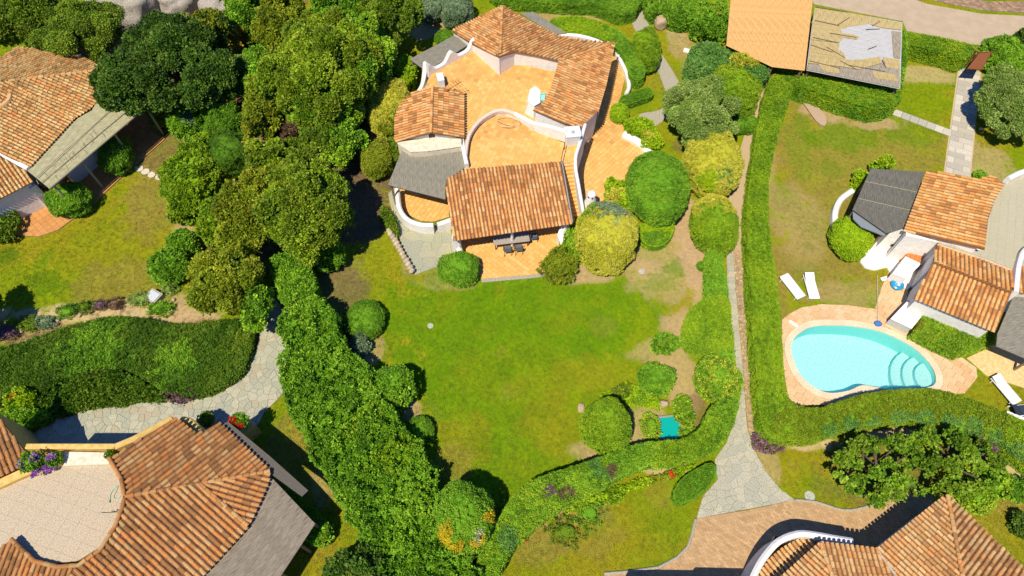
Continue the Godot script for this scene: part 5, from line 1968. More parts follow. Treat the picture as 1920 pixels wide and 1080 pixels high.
func build_plants() -> void:
	var wood := "trees of the wood between the two upper villas"
	# the wood at the upper left
	tree("oak_tree", "large dark holm oak behind the mossy roof of the left villa", 325, 122, 126, 88, 6.2, "oak", {"lobes": 30, "lobe": 0.30, "group": wood, "spots": [[400, 50, 45, "mustard"], [440, 75, 26, "rust"]]})
	tree("oak_tree", "dark olive tree filling the top left corner beside the grey boulders", 150, 62, 85, 52, 5.2, "olive", {"lobes": 18, "group": wood, "kind": "fine"})
	tree("oak_tree", "olive green tree at the far top left corner of the picture", 45, 40, 75, 55, 5.0, "olive", {"lobes": 16, "group": wood})
	tree("oak_tree", "dark green tree top cut by the top left picture corner", 8, 8, 45, 30, 5.5, "hedge", {"lobes": 10, "group": wood})
	tree("oak_tree", "small rust tinged oak below the pale boulders", 430, 86, 42, 36, 4.2, "olive", {"lobes": 14, "group": wood, "spots": [[440, 78, 22, "rust"], [400, 48, 26, "mustard"]]})
	tree("oak_tree", "green tree right of the pale boulders at the top edge", 465, 25, 48, 50, 4.6, "hedge", {"lobes": 14, "group": wood})
	tree("oak_tree", "yellow green tree left of the narrow white gap at the top", 525, 45, 48, 60, 5.0, "mustard", {"lobes": 16, "group": wood})
	tree("oak_tree", "dark green tree right of the narrow white gap at the top", 640, 22, 70, 42, 4.8, "hedge", {"lobes": 14, "group": wood})
	tree("oak_tree", "olive tree at the top edge next to the grey green bush", 725, 32, 55, 48, 5.2, "olive", {"lobes": 14, "group": wood})
	tree("oak_tree", "huge bright green tree in the middle of the wood", 615, 122, 100, 92, 6.4, "wood", {"lobes": 34, "lobe": 0.27, "group": wood})
	tree("oak_tree", "bright green tree on the shaded east edge of the wood", 672, 105, 55, 72, 6.0, "leafy", {"lobes": 18, "group": wood})
	tree("oak_tree", "yellow speckled tree below the huge bright tree", 540, 150, 62, 62, 5.2, "wood", {"lobes": 18, "group": wood})
	tree("oak_tree", "leafy green tree on the lower east side of the wood", 630, 180, 48, 55, 5.0, "leafy", {"lobes": 16, "group": wood})
	tree("oak_tree", "fresh green small tree in front of the huge bright tree", 580, 202, 48, 40, 4.6, "hedge", {"lobes": 14, "group": wood})
	tree("oak_tree", "mid green tree filling the hollow between dark oak and huge bright tree", 478, 135, 42, 50, 4.4, "hedge", {"lobes": 14, "group": wood})
	tree("oak_tree", "mid green low tree above the big round tree", 640, 262, 40, 48, 3.6, "leafy", {"lobes": 14, "group": wood})
	tree("oak_tree", "green tree between needle bush and big round tree", 505, 310, 48, 42, 4.0, "wood", {"lobes": 14, "group": wood})
	tree("oak_tree", "slim mustard leaved tree in a hollow of the wood", 492, 215, 34, 55, 4.2, "mustard", {"lobes": 14, "group": wood})
	tree("oak_tree", "small olive tree with one orange patch", 600, 262, 38, 40, 4.0, "olive", {"lobes": 12, "group": wood, "spots": [[600, 250, 10, "rust"]]})
	shrub("bush", "brown dry bush hidden in the wood", 548, 245, 28, 30, 2.6, "brown", {"rough": 0.25, "group": "bushes in the wood"})
	shrub("bush", "low olive bush north of the big round tree", 540, 290, 35, 22, 2.4, "olive", {"rough": 0.25, "group": "bushes in the wood"})
	tree("oak_tree", "big round light green tree above the long hedge", 575, 385, 84, 92, 6.0, "wood", {"lobes": 30, "lobe": 0.28, "group": wood, "patch": 0.5})
	tree("oak_tree", "mustard leaved tree leaning against the big round tree", 478, 388, 62, 78, 4.6, "mustard", {"lobes": 20, "group": wood})
	tree("oak_tree", "brownish olive tree above the creeper slope", 425, 528, 72, 62, 4.0, "mustard", {"lobes": 22, "group": wood, "spots": [[430, 500, 26, "olive"]]})
	tree("oak_tree", "green tree tucked beside the upper end of the stone lane", 478, 575, 32, 42, 3.4, "leafy", {"lobes": 12, "group": wood})
	shrub("bush", "tall bright green bush beside the dry left lawn", 362, 335, 46, 72, 3.0, "bright", {"rough": 0.16, "group": "bushes in the wood"})
	shrub("bush", "bright green bush below the tall bright bush", 408, 418, 30, 42, 2.4, "bright", {"rough": 0.18, "group": "bushes in the wood"})
	shrub("bush", "dense dark green bush with fine needles in the wood", 432, 290, 44, 40, 3.0, "pine", {"rough": 0.14, "kind": "needle", "group": "bushes in the wood"})
	shrub("bush", "deep green feathery bush left of the mustard tree", 424, 228, 36, 36, 3.0, "moss", {"rough": 0.2, "kind": "fine", "group": "bushes in the wood"})
	shrub("bush", "round grey green bush at the end of the reed pergola", 352, 230, 36, 32, 2.4, "hedge", {"rough": 0.12, "spots": [[352, 228, 14, "grey"]], "group": "bushes in the wood"})
	shrub("bush", "small yellow flowering bush at the tip of the pergola", 302, 228, 14, 18, 1.2, "mustard", {"rough": 0.3, "density": 25})
	shrub("bush", "rounded green bush on the left lawn, upper of two", 343, 455, 26, 24, 1.7, "hedge", {"rough": 0.12})
	shrub("bush", "rounded green bush on the left lawn, lower of two", 319, 500, 36, 30, 1.7, "hedge", {"rough": 0.14})
	shrub("bush", "clipped leafy bush at the middle post of the reed pergola", 219, 292, 27, 33, 2.0, "hedge", {"rough": 0.1})
	shrub("bush", "clipped leafy bush at the near post of the reed pergola", 130, 374, 38, 32, 1.9, "hedge", {"rough": 0.1})
	shrub("bush", "dark bush against the wall at the left picture edge", 5, 425, 26, 30, 1.2, "olive", {"rough": 0.25})
	tree("round_tree", "clipped tree at the left picture edge with dark round shadow", -66, 592, 52, 56, 3.6, "oak", {"lobes": 14, "crown": 0.8})
	for q in [[126, 584, 16, 13, "hedge", "round green tuft"], [160, 575, 16, 11, "olive", "olive tuft"], [188, 573, 13, 10, "mauve", "purplish grey tuft"], [215, 570, 13, 10, "brown", "brown dry tuft"], [262, 562, 20, 11, "silver", "silvery tuft"], [85, 604, 17, 11, "grey", "grey leaved tuft"], [55, 606, 20, 14, "olive", "sprawling olive tuft"], [10, 625, 24, 12, "mauve", "mauve grey tuft"], [318, 540, 14, 10, "silver", "pale tuft above the meter box"], [300, 578, 22, 14, "hedge", "leafy green tuft below the meter box"]]:
		shrub("border_plant", "%s in the sandy border of the left lawn" % q[5], q[0], q[1], q[2], q[3], 0.55, q[4], {"rough": 0.25, "kind": "fine", "cat": "plant", "group": "plants of the sandy border", "density": 45})
	# creepers on the slope
	hedge("creeper_bank", "wide upper bank of dark creepers above the stone lane", [[-30, 668], [60, 634], [130, 610], [190, 595], [250, 594], [330, 606], [400, 600], [465, 600], [472, 640], [455, 690], [420, 720], [370, 738], [300, 728], [240, 690], [190, 682], [130, 700], [70, 728], [20, 745], [-30, 755]], 0.7, "ivy", {"lump": 0.13, "cat": "ground cover", "kind": "fine", "density": 60, "patch": 0.8, "spots": [[215, 603, 26, "moss"], [170, 660, 60, "hedge"], [330, 680, 40, "hedge"], [440, 640, 26, "olive"]]})
	hedge("creeper_bank", "lower strip of dark creepers at the lane edge", [[60, 742], [100, 716], [190, 695], [240, 702], [300, 735], [305, 746], [240, 752], [150, 766], [100, 776]], 0.5, "ivy", {"lump": 0.2, "cat": "ground cover", "patch": 0.8})
	shrub("bush", "dark mauve dead plants on the edge of the creeper bank", 345, 738, 42, 12, 0.5, "mauve", {"rough": 0.4, "density": 35})
	shrub("bush", "yellow leaved bush at the left end of the lane", 42, 752, 26, 18, 1.2, "lime", {"rough": 0.25, "spots": [[30, 748, 10, "gold"]]})
	hedge("hedge", "leafy green hedge end at the lower left lane", [[-30, 778], [30, 764], [80, 768], [78, 784], [20, 806], [-30, 812]], 0.9, "hedge", {"lump": 0.18})
	# the long hedge between the lane and the middle lawn
	hedge("long_hedge", "very long leafy hedge running down the left side of the middle lawn", [[527, 600], [545, 575], [590, 552], [624, 580], [636, 625], [655, 655], [690, 690], [700, 725], [735, 770], [775, 820], [800, 860], [815, 915], [816, 960], [840, 1000], [870, 1035], [895, 1090], [720, 1090], [690, 1030], [650, 950], [610, 885], [572, 815], [540, 745], [525, 700], [532, 650]], 2.1, "hedge", {"lump": 0.42, "density": 56, "patch": 0.7, "spots": [[740, 850, 35, "bright"], [690, 800, 40, "leafy"]]})
	hedge("hedge", "clipped hedge block above the upper end of the very long hedge", [[508, 484], [545, 474], [570, 482], [587, 520], [586, 545], [556, 556], [534, 568], [520, 540]], 2.0, "hedge", {"lump": 0.12})
	shrub("bush", "small leafy bush between round tree and hedge block", 612, 480, 34, 26, 1.8, "hedge", {"rough": 0.2})
	# clipped shrubs on the lawn
	shrub("topiary", "flat topped dark green dome on the left of the lawn", 683, 601, 37, 38, 1.0, "moss", {"rough": 0.02, "sq": 0.65, "kind": "fine", "size": 0.7})
	shrub("bush", "small grey green bush in the shade below the dark dome", 675, 646, 16, 19, 1.0, "grey", {"rough": 0.2})
	shrub("bush", "round leafy bush bulging from the long hedge onto the lawn", 737, 727, 38, 42, 2.1, "hedge", {"rough": 0.12})
	shrub("topiary", "small low dark green dome beside the long hedge", 786, 809, 28, 28, 0.8, "moss", {"rough": 0.02, "sq": 0.65, "kind": "fine", "size": 0.7})
	shrub("topiary", "big round bush with gold patches at the bottom of the lawn", 871, 972, 56, 66, 3.6, "hedge", {"rough": 0.04, "spots": [[835, 1005, 26, "gold"], [908, 965, 22, "gold"], [895, 1015, 16, "gold"], [884, 992, 22, "cream"], [860, 1020, 20, "gold"]]})
	shrub("topiary", "round clipped bush left of the turquoise pond", 1136, 799, 46, 49, 2.7, "bright", {"rough": 0.03, "sq": 0.7, "spots": [[1130, 800, 14, "yellow"]]})
	shrub("bush", "small dark bush alone on the dry east side of the lawn", 1247, 643, 25, 18, 0.8, "olive", {"rough": 0.25, "spots": [[1247, 643, 30, "hedge"]]})
	shrub("bush", "dark green rounded bush above the turquoise pond", 1231, 711, 34, 30, 1.3, "hedge", {"rough": 0.12, "kind": "fine"})
	shrub("bush", "tiny clipped ball on the soil beside the path hedge", 1315, 499, 8, 8, 0.45, "moss", {"rough": 0.04, "size": 0.6})
	hedge("ground_cover", "low arching mound of grassy plants above the round clipped bush", [[1128, 748], [1150, 728], [1180, 715], [1200, 728], [1222, 742], [1238, 752], [1232, 760], [1205, 755], [1180, 752], [1150, 756]], 0.5, "lime", {"lump": 0.2, "cat": "plants", "kind": "long", "spots": [[1165, 735, 20, "olive"], [1195, 745, 16, "leafy"]]})
	for q in [[1222, 800, 15, 22, "left"], [1283, 778, 14, 18, "right"], [1286, 812, 12, 10, "lower right"]]:
		shrub("pond_plant", "leafy plant at the %s rim of the turquoise pond" % q[4], q[0], q[1], q[2], q[3], 0.6, "leafy", {"rough": 0.3, "cat": "plant", "group": "plants around the pond", "kind": "long"})
	shrub("bush", "spiky green plant on the soil above the pond", 1279, 753, 14, 12, 0.6, "leafy", {"rough": 0.3, "kind": "long", "cat": "plant"})
	# around the middle villa
	shrub("topiary", "big dark green clipped dome below the white garden wall", 1232, 352, 57, 66, 3.0, "hedge", {"rough": 0.025, "sq": 0.75})
	shrub("topiary", "big yellow clipped ball with a green patch beside the path", 1336, 305, 53, 62, 3.2, "yellow", {"rough": 0.03, "sq": 0.75, "spots": [[1355, 330, 16, "teal"], [1320, 345, 24, "lime"]]})
	shrub("topiary", "big yellow drum shaped bush next to the dining patio", 1136, 446, 57, 62, 2.9, "yellow", {"rough": 0.03, "sq": 0.65, "spots": [[1140, 395, 40, "grey"], [1105, 405, 16, "leafy"]]})
	shrub("topiary", "yellow topped clipped bush at the north end of the path hedge", 1339, 421, 43, 54, 2.5, "bright", {"rough": 0.03, "sq": 0.7, "spots": [[1340, 380, 34, "yellow"], [1370, 395, 18, "yellow"], [1312, 392, 16, "yellow"]]})
	hedge("clipped_mound", "low flat green mound below the big dark green dome", [[1200, 420], [1228, 418], [1262, 414], [1262, 432], [1250, 452], [1232, 460], [1212, 456], [1200, 440]], 0.7, "lime", {"lump": 0.04, "cat": "shrub", "spots": [[1230, 450, 26, "moss"]]})
	shrub("bush", "loose olive green bush at the right corner of the dining patio", 1047, 500, 32, 30, 1.2, "mustard", {"rough": 0.25, "kind": "long"})
	shrub("bush", "clipped leafy bush at the left corner of the dining patio", 861, 504, 39, 31, 1.3, "hedge", {"rough": 0.06, "sq": 0.7})
	shrub("bush", "green bush squeezed between dining patio and yellow drum bush", 1072, 455, 18, 32, 1.2, "leafy", {"rough": 0.2})
	shrub("bush", "lime yellow flowering shrub beside the oven chimney", 1160, 366, 24, 22, 1.0, "lime", {"rough": 0.2, "spots": [[1155, 365, 16, "yellow"]]})
	shrub("bush", "upright lime shoot on the orange patio", 1146, 350, 9, 14, 0.9, "lime", {"rough": 0.2})
	shrub("topiary", "tall yellow clipped bush against the west gable", 730, 203, 40, 54, 2.6, "yellow", {"rough": 0.05, "sq": 0.75, "spots": [[735, 235, 22, "mustard"]]})
	shrub("bush", "yellow green shoots above the tall yellow clipped bush", 760, 142, 18, 32, 2.3, "lime", {"rough": 0.25})
	shrub("topiary", "round olive green bush west of the grey pergola roof", 707, 298, 29, 36, 2.0, "mustard", {"rough": 0.06, "sq": 0.75})
	shrub("bush", "olive bush pressed against the west gable wall", 738, 285, 14, 24, 1.6, "olive", {"rough": 0.15})
	hedge("ivy_mat", "ivy hanging along the low stone wall of the court", [[716, 388], [730, 392], [746, 424], [742, 438], [730, 425], [718, 405]], 0.6, "olive", {"lump": 0.12, "cat": "ground cover"})
	shrub("bush", "low round bush below the north west pergola", 834, 71, 19, 13, 0.8, "moss", {"rough": 0.04})
	shrub("bush", "grey green bush at the top edge, left of two", 810, 12, 26, 24, 2.0, "grey", {"rough": 0.1})
	shrub("bush", "grey green bush at the top edge, right of two", 856, 20, 29, 28, 2.1, "grey", {"rough": 0.1})
	hedge("curved_hedge", "curved clipped hedge wrapping the north east corner of the middle villa", [[1030, 40], [1050, 30], [1090, 30], [1130, 42], [1165, 60], [1192, 90], [1206, 120], [1208, 140], [1196, 148], [1182, 138], [1176, 110], [1150, 82], [1120, 68], [1070, 60], [1040, 54]], 1.1, "hedge", {"lump": 0.04, "spots": [[1090, 42, 60, "lime"]]})
	hedge("clipped_mound", "sausage shaped low clipped bush beside the patio steps", [[1164, 182], [1180, 174], [1210, 164], [1222, 168], [1222, 178], [1200, 186], [1178, 194], [1166, 192]], 0.7, "moss", {"lump": 0.03, "cat": "shrub"})
	shrub("topiary", "small bright clipped ball at the patio edge", 1161, 213, 17, 17, 0.9, "lime", {"rough": 0.02, "size": 0.7})
	shrub("topiary", "yellow green rounded bush between curved hedge and path", 1211, 92, 25, 36, 1.8, "bright", {"rough": 0.08, "spots": [[1205, 75, 16, "lime"]]})
	shrub("bush", "bright low bush at the path corner above the white kerb wall", 1197, 239, 25, 17, 0.9, "lime", {"rough": 0.12})
	shrub("bush", "yellow flecked bush beside the white kerb wall", 1222, 262, 18, 20, 0.9, "lime", {"rough": 0.2, "spots": [[1215, 255, 12, "yellow"]]})
	tree("olive_tree", "feathery grey green olive tree beside the path", 1310, 213, 70, 60, 3.8, "silver", {"lobes": 22, "lobe": 0.3, "kind": "fine", "crown": 0.75, "density": 60})
	shrub("bush", "bright green rounded bush right of the olive tree", 1376, 172, 46, 46, 2.6, "bright", {"rough": 0.08})
	shrub("bush", "yellow bush under the teal hedge", 1390, 132, 34, 20, 2.6, "yellow", {"rough": 0.15})
	hedge("hedge", "bluish green hedge mass below the golden reed carport", [[1296, 88], [1330, 78], [1365, 92], [1400, 96], [1440, 92], [1450, 108], [1444, 128], [1420, 142], [1398, 128], [1370, 118], [1340, 126], [1310, 134], [1296, 120]], 2.2, "teal", {"lump": 0.16})
	shrub("bush", "yellow green bushes left of the golden reed carport", 1332, 42, 34, 32, 2.4, "hedge", {"rough": 0.2, "spots": [[1335, 30, 16, "mustard"], [1320, 65, 14, "lime"]]})
	hedge("hedge", "dark hedge at the top edge right of the narrow path", [[1216, -15], [1300, -15], [1310, 10], [1296, 34], [1262, 30], [1240, 14], [1224, 18], [1216, 8]], 1.5, "hedge", {"lump": 0.12})
	hedge("hedge", "hedge along the top edge above the middle villa", [[935, -25], [1190, -25], [1196, 10], [1180, 22], [1160, 24], [1120, 8], [1060, 4], [1000, 0], [945, -6]], 1.3, "hedge", {"lump": 0.1})
	shrub("bush", "green clump under the olive tree beside the yellow ball", 1390, 228, 30, 22, 1.0, "hedge", {"rough": 0.1})
	# hedge on the path side of the lawn
	hedge("path_hedge", "narrow clipped hedge piece between soil and path", [[1328, 466], [1354, 462], [1362, 520], [1366, 552], [1340, 556], [1326, 545]], 1.3, "hedge", {"lump": 0.06, "smooth": false})
	hedge("path_hedge", "bulging bright clipped hedge block beside the stone path", [[1332, 556], [1366, 556], [1372, 610], [1376, 650], [1350, 652], [1320, 648], [1290, 634], [1288, 600], [1300, 574]], 1.7, "bright", {"lump": 0.06})
	hedge("path_hedge", "small green hedge piece between bright block and yellow flowers", [[1350, 654], [1377, 652], [1380, 682], [1360, 680]], 1.6, "hedge", {"lump": 0.08, "smooth": false})
	shrub("topiary", "round bush covered in yellow flowers beside the path", 1345, 712, 42, 40, 2.0, "leafy", {"rough": 0.06, "sq": 0.7, "spots": [[1350, 705, 34, "flecked"]], "patch": 0.2})
	hedge("path_hedge", "curved clipped hedge closing the bottom of the lawn", [[1372, 722], [1388, 726], [1382, 776], [1362, 818], [1330, 846], [1270, 862], [1200, 872], [1160, 892], [1115, 918], [1050, 950], [1000, 985], [960, 1030], [925, 1085], [885, 1085], [905, 1030], [935, 972], [965, 930], [1010, 895], [1100, 866], [1180, 836], [1240, 826], [1290, 820], [1318, 796], [1332, 764], [1350, 752]], 1.6, "leafy", {"lump": 0.1, "density": 60, "spots": [[1180, 870, 40, "hedge"], [1142, 885, 15, "brown"], [1030, 918, 10, "mauve"], [950, 1010, 22, "teal"], [1120, 880, 18, "teal"], [1065, 925, 14, "brown"], [1300, 840, 60, "bright"]]})
	hedge("clipped_mound", "oblong clipped mound at the corner of the forecourt", [[1266, 920], [1280, 898], [1310, 878], [1335, 868], [1342, 884], [1330, 908], [1305, 930], [1280, 942], [1266, 936]], 0.8, "moss", {"lump": 0.04, "cat": "shrub"})
	hedge("ground_cover", "trailing greenery along the outer foot of the bottom hedge", [[1060, 958], [1120, 925], [1180, 905], [1240, 888], [1290, 872], [1300, 880], [1240, 900], [1180, 915], [1160, 940], [1120, 945]], 0.3, "lime", {"lump": 0.14, "cat": "plants", "density": 40, "spots": [[1140, 935, 26, "bright"], [1250, 885, 30, "mustard"]]})
	for q in [[1105, 965, 22, 20, "hedge", "dark leaved plant on the dry slope below the bottom hedge"], [1060, 1000, 30, 22, "olive", "sprawling olive plant on the dry slope below the bottom hedge"], [983, 1012, 7, 6, "red", "red flowering plant at the foot of the bottom hedge"], [1258, 890, 5, 6, "red", "small red flowers beside the trailing greenery"], [1030, 975, 26, 14, "mustard", "yellowing plant beside the foot of the bottom hedge"]]:
		shrub("garden_plant", q[5], q[0], q[1], q[2], q[3], 0.45, q[4], {"rough": 0.4, "cat": "plant", "density": 30, "kind": "fine"})
	# hedges of the east garden
	hedge("tall_hedge", "long clipped hedge between the path and the pool garden", [[1456, 132], [1490, 136], [1482, 180], [1462, 240], [1446, 310], [1440, 380], [1446, 460], [1458, 540], [1466, 620], [1470, 700], [1482, 752], [1540, 764], [1600, 744], [1660, 733], [1740, 728], [1800, 740], [1860, 762], [1930, 792], [1990, 830], [1990, 905], [1930, 862], [1880, 826], [1810, 800], [1740, 788], [1680, 788], [1600, 800], [1540, 818], [1480, 824], [1440, 812], [1426, 770], [1418, 680], [1412, 600], [1406, 500], [1402, 400], [1409, 330], [1422, 240], [1438, 170]], 1.5, "bright", {"lump": 0.08, "density": 58, "spots": [[1620, 765, 110, "meadow"], [1740, 755, 80, "meadow"], [1830, 775, 60, "meadow"], [1510, 790, 50, "meadow"], [1560, 808, 18, "teal"], [1600, 800, 18, "teal"], [1640, 794, 18, "teal"], [1690, 790, 20, "teal"], [1740, 790, 20, "teal"], [1790, 798, 22, "teal"], [1830, 812, 24, "teal"], [1870, 830, 26, "teal"], [1910, 852, 26, "teal"]]})
	hedge("hedge", "thick clipped hedge below the torn carport", [[1492, 134], [1560, 148], [1640, 160], [1690, 166], [1690, 186], [1668, 198], [1640, 202], [1580, 184], [1530, 168], [1492, 156]], 1.7, "hedge", {"lump": 0.08, "smooth": false, "spots": [[1560, 150, 60, "bright"], [1650, 170, 50, "bright"]]})
	hedge("hedge", "narrow upright hedge at the right side of the torn carport", [[1694, 56], [1704, 60], [1702, 110], [1692, 164], [1690, 120]], 1.5, "hedge", {"lump": 0.05, "smooth": false})
	hedge("hedge", "clipped hedge between road and small lawn", [[1704, 58], [1770, 70], [1836, 84], [1830, 98], [1806, 108], [1760, 94], [1706, 80]], 1.6, "hedge", {"lump": 0.08, "smooth": false, "spots": [[1760, 74, 70, "bright"]]})
	shrub("bush", "dark leafy bush right of the wooden gate", 1886, 108, 38, 36, 2.0, "hedge", {"rough": 0.18})
	shrub("bush", "small leafy bush behind the wooden gate", 1862, 92, 20, 16, 1.5, "hedge", {"rough": 0.12})
	shrub("bush", "dark bush at the top right edge beside the road", 1925, 76, 22, 20, 1.6, "oak", {"rough": 0.2})
	tree("olive_tree", "broad silvery olive tree at the right edge beside the slab walk", 1892, 195, 54, 60, 3.8, "silver", {"lobes": 22, "lobe": 0.3, "kind": "fine", "crown": 0.78, "density": 60})
	shrub("topiary", "bright lime ball next to the white patio", 1594, 447, 37, 38, 1.9, "lime", {"rough": 0.03, "size": 0.8})
	shrub("bush", "lime flowering shoots above the dark pergola", 1655, 308, 17, 12, 1.8, "lime", {"rough": 0.3, "density": 35})
	shrub("bush", "lime climber at the corner of the dark pergola", 1616, 338, 16, 16, 1.2, "lime", {"rough": 0.3})
	shrub("bush", "tiny green bush at the end of the slab walk", 1836, 328, 10, 7, 0.5, "hedge", {"rough": 0.15, "size": 0.7})
	hedge("hedge", "clipped box hedge below the eaves of the pool villa", [[1738, 584], [1760, 590], [1866, 622], [1870, 640], [1840, 650], [1800, 662], [1760, 645], [1716, 622]], 1.1, "mustard", {"lump": 0.05, "smooth": false, "spots": [[1800, 625, 90, "leafy"]]})
	shrub("bush", "violet flowering plants at the corner of the long clipped hedge", 1440, 828, 26, 14, 0.6, "mauve", {"rough": 0.35, "spots": [[1445, 826, 10, "violet"]]})
	# fig trees at the lower right
	tree("fig_tree", "open crowned fig tree on the round lawn, left of two", 1640, 878, 92, 68, 3.4, "fig", {"lobes": 17, "lobe": 0.19, "core": 0.25, "density": 34, "limbs": 12, "crown": 0.6})
	tree("fig_tree", "open crowned fig tree beside the ivy bank, right of two", 1780, 862, 88, 66, 3.2, "fig", {"lobes": 18, "lobe": 0.2, "core": 0.28, "density": 34, "limbs": 12, "crown": 0.6})
	shrub("bush", "green bush between fig trees and tiled roof", 1855, 905, 38, 30, 1.4, "leafy", {"rough": 0.3, "density": 40})
	shrub("bush", "low green bush at the east side of the lower right roof", 1830, 935, 34, 20, 0.9, "leafy", {"rough": 0.35, "density": 38})
	shrub("bush", "violet brown dry bush on the sunny bank", 1840, 842, 34, 16, 0.9, "mauve", {"rough": 0.35, "density": 40})
	shrub("bush", "small dark bush on the grass at the right edge, upper of two", 1913, 985, 14, 18, 1.0, "oak", {"rough": 0.3})
	shrub("bush", "small dark bush at the right edge below the sandy bank", 1905, 915, 26, 18, 1.0, "hedge", {"rough": 0.3})
	# bottom left
	tree("oak_tree", "dark tree top rising at the bottom edge beside the long hedge", 668, 1068, 58, 34, 3.0, "oak", {"lobes": 14})
	shrub("bush", "leafy bush at the corner of the grey reed pergola", 599, 998, 24, 21, 1.3, "hedge", {"rough": 0.12})
	hedge("hedge", "narrow hedge along the grey reed pergola", [[526, 905], [536, 908], [580, 950], [612, 982], [600, 986], [560, 950]], 1.3, "moss", {"lump": 0.1})

func build_things() -> void:
	var granite := surf("granite", [[0.2, Color(0.20, 0.18, 0.155)], [0.5, Color(0.36, 0.33, 0.28)], [0.85, Color(0.46, 0.43, 0.37)]], 0.03, 2.2, 0.95, 4.0)
	var st: SurfaceTool
	# boulders
	for q in [[228, 10, 3.0, 2.0, 1.7, 0.1, "broad flat grey boulder under the trees at the top edge"], [338, 6, 1.6, 2.1, 1.3, 0.5, "cracked grey boulder in the middle of the top left rocks"], [412, 14, 1.7, 2.1, 1.3, -0.6, "pale sloping boulder right of the cracked one"], [290, -8, 1.2, 1.4, 0.9, 0.2, "dark grey boulder at the very top edge"]]:
		st = begin()
		var c := at(q[0], q[1], 1.4)
		boulder(st, Vector3(c.x, 0.9, c.z), Vector3(q[2], q[3], q[4]), q[5], int(q[0]))
		var o := put(st, numbered("boulder"), granite, self)
		o.set_meta("label", q[6])
		o.set_meta("category", "boulder")
		o.set_meta("group", "granite boulders")
	var sand := surf("sandrock", [[0.2, Color(0.36, 0.25, 0.15)], [0.8, Color(0.52, 0.40, 0.27)]], 0.03, 1.5, 0.95, 3.0)
	for q in [[1240, 40, 0.55, 0.6, 0.5, 0.3, "round tan boulder beside the narrow north path"], [1147, 25, 0.4, 0.3, 0.35, 0.0, "small pale stone at the end of the north hedge"], [1090, 765, 0.22, 0.1, 0.3, 0.0, "flat pale stone in the lawn left of the round bush"], [1243, 757, 0.35, 0.22, 0.22, 0.2, "tan rock at the tip of the grassy mound"]]:
		st = begin()
		var c := at(q[0], q[1], q[3])
		boulder(st, Vector3(c.x, q[3] * 0.75, c.z), Vector3(q[2], q[3], q[4]), q[5], int(q[0]), 0.15)
		var o := put(st, numbered("boulder"), sand, self)
		o.set_meta("label", q[6])
		o.set_meta("category", "stone")
	st = begin()
	var poly := smooth_ring(plan([[1496, 178], [1516, 182], [1532, 200], [1548, 222], [1545, 236], [1530, 226], [1512, 200]], 0.15), 2)
	slab(st, poly, -0.1, 0.18, 0.05)
	var sl := put(st, numbered("rock_slab"), sand, self)
	sl.set_meta("label", "long flat tan rock slab at the foot of the carport hedge")
	sl.set_meta("category", "rock")
	# loose stones in the sandy border
	rng.seed = 71
	for i in 9:
		st = begin()
		var q := [[108, 600], [238, 563], [276, 568], [319, 547], [325, 562], [40, 620], [300, 568], [282, 582], [150, 590]][i] as Array
		var c := at(q[0], q[1], 0.1)
		boulder(st, Vector3(c.x, 0.07, c.z), Vector3(rng.randf_range(0.1, 0.2), 0.12, rng.randf_range(0.1, 0.16)), rng.randf() * 3, i + 40, 0.15)
		var o := put(st, numbered("border_stone"), sand, self)
		o.set_meta("label", ["small loose stone beside the round green tuft in the sandy border", "small loose stone right of the brown dry tuft in the sandy border", "small loose stone right of the silvery tuft in the sandy border", "small loose stone at the pale tuft above the meter box", "small loose stone at the right corner of the meter box", "small loose stone near the mauve grey tuft in the sandy border", "small loose stone below the left corner of the meter box", "small loose stone beside the leafy green tuft of the sandy border", "small loose stone below the olive tuft in the sandy border"][i])
		o.set_meta("category", "stone")
		o.set_meta("group", "loose stones of the sandy border")
	# stepping stones
	var i2 := 0
	for q in [[262, 317], [273, 322], [285, 328], [298, 333], [312, 340]]:
		st = begin()
		rng.seed = i2 + 5
		var c := at(q[0], q[1])
		var ring := PackedVector2Array()
		for a in 7:
			ring.append(Vector2(c.x, c.z) + Vector2.from_angle(TAU * a / 7) * rng.randf_range(0.22, 0.32))
		slab(st, ring, -0.03, 0.05, 0.015)
		paved.append(ring)
		var o := put(st, numbered("stepping_stone"), toned(Color(0.58, 0.52, 0.42)), self)
		o.set_meta("label", "pale stepping stone %s in the row leading off the left villa's patio" % ["nearest the patio", "second", "in the middle", "second to last", "last"][i2])
		o.set_meta("category", "stepping stone")
		o.set_meta("group", "stepping stones")
		i2 += 1
	# covers in the lawns
	for q in [[807, 611, 0.16, "small round white cover in the middle of the green lawn"], [1203, 509, 0.17, "round pale cover in the dry lawn beside the yellow bush"], [1518, 930, 0.26, "oval grey cover in the round lawn by the brick forecourt"]]:
		var t := thing("drain_cover", q[3], "cover", at(q[0], q[1]))
		st = begin()
		lathe(st, Vector3.ZERO, [[q[2] + 0.04, -0.02], [q[2] + 0.04, 0.02], [q[2], 0.025], [q[2], 0.015]], 18)
		put(st, "rim", toned(Color(0.42, 0.42, 0.36)), t)
		st = begin()
		lathe(st, Vector3.ZERO, [[q[2], -0.02], [q[2], 0.03], [0.0, 0.032]], 18)
		put(st, "lid", toned(Color(0.42, 0.43, 0.36)), t)
	# meter box
	var mb := thing("meter_box", "grey concrete meter chamber with pale lid in the sandy border", "box", at(292, 560))
	st = begin()
	box(st, Vector3(0, 0.2, 0), Vector3(0.95, 0.4, 0.85), 0.5)
	put(st, "chamber", toned(Color(0.42, 0.36, 0.27)), mb)
	st = begin()
	box(st, Vector3(0.02, 0.425, 0.02), Vector3(0.72, 0.05, 0.62), 0.5, 0.03)
	put(st, "lid", toned(Color(0.52, 0.56, 0.58)), mb)
	var sg := thing("white_board", "small white board lying at the edge of the soil by the teal hedge", "board", at(1287, 96))
	st = begin()
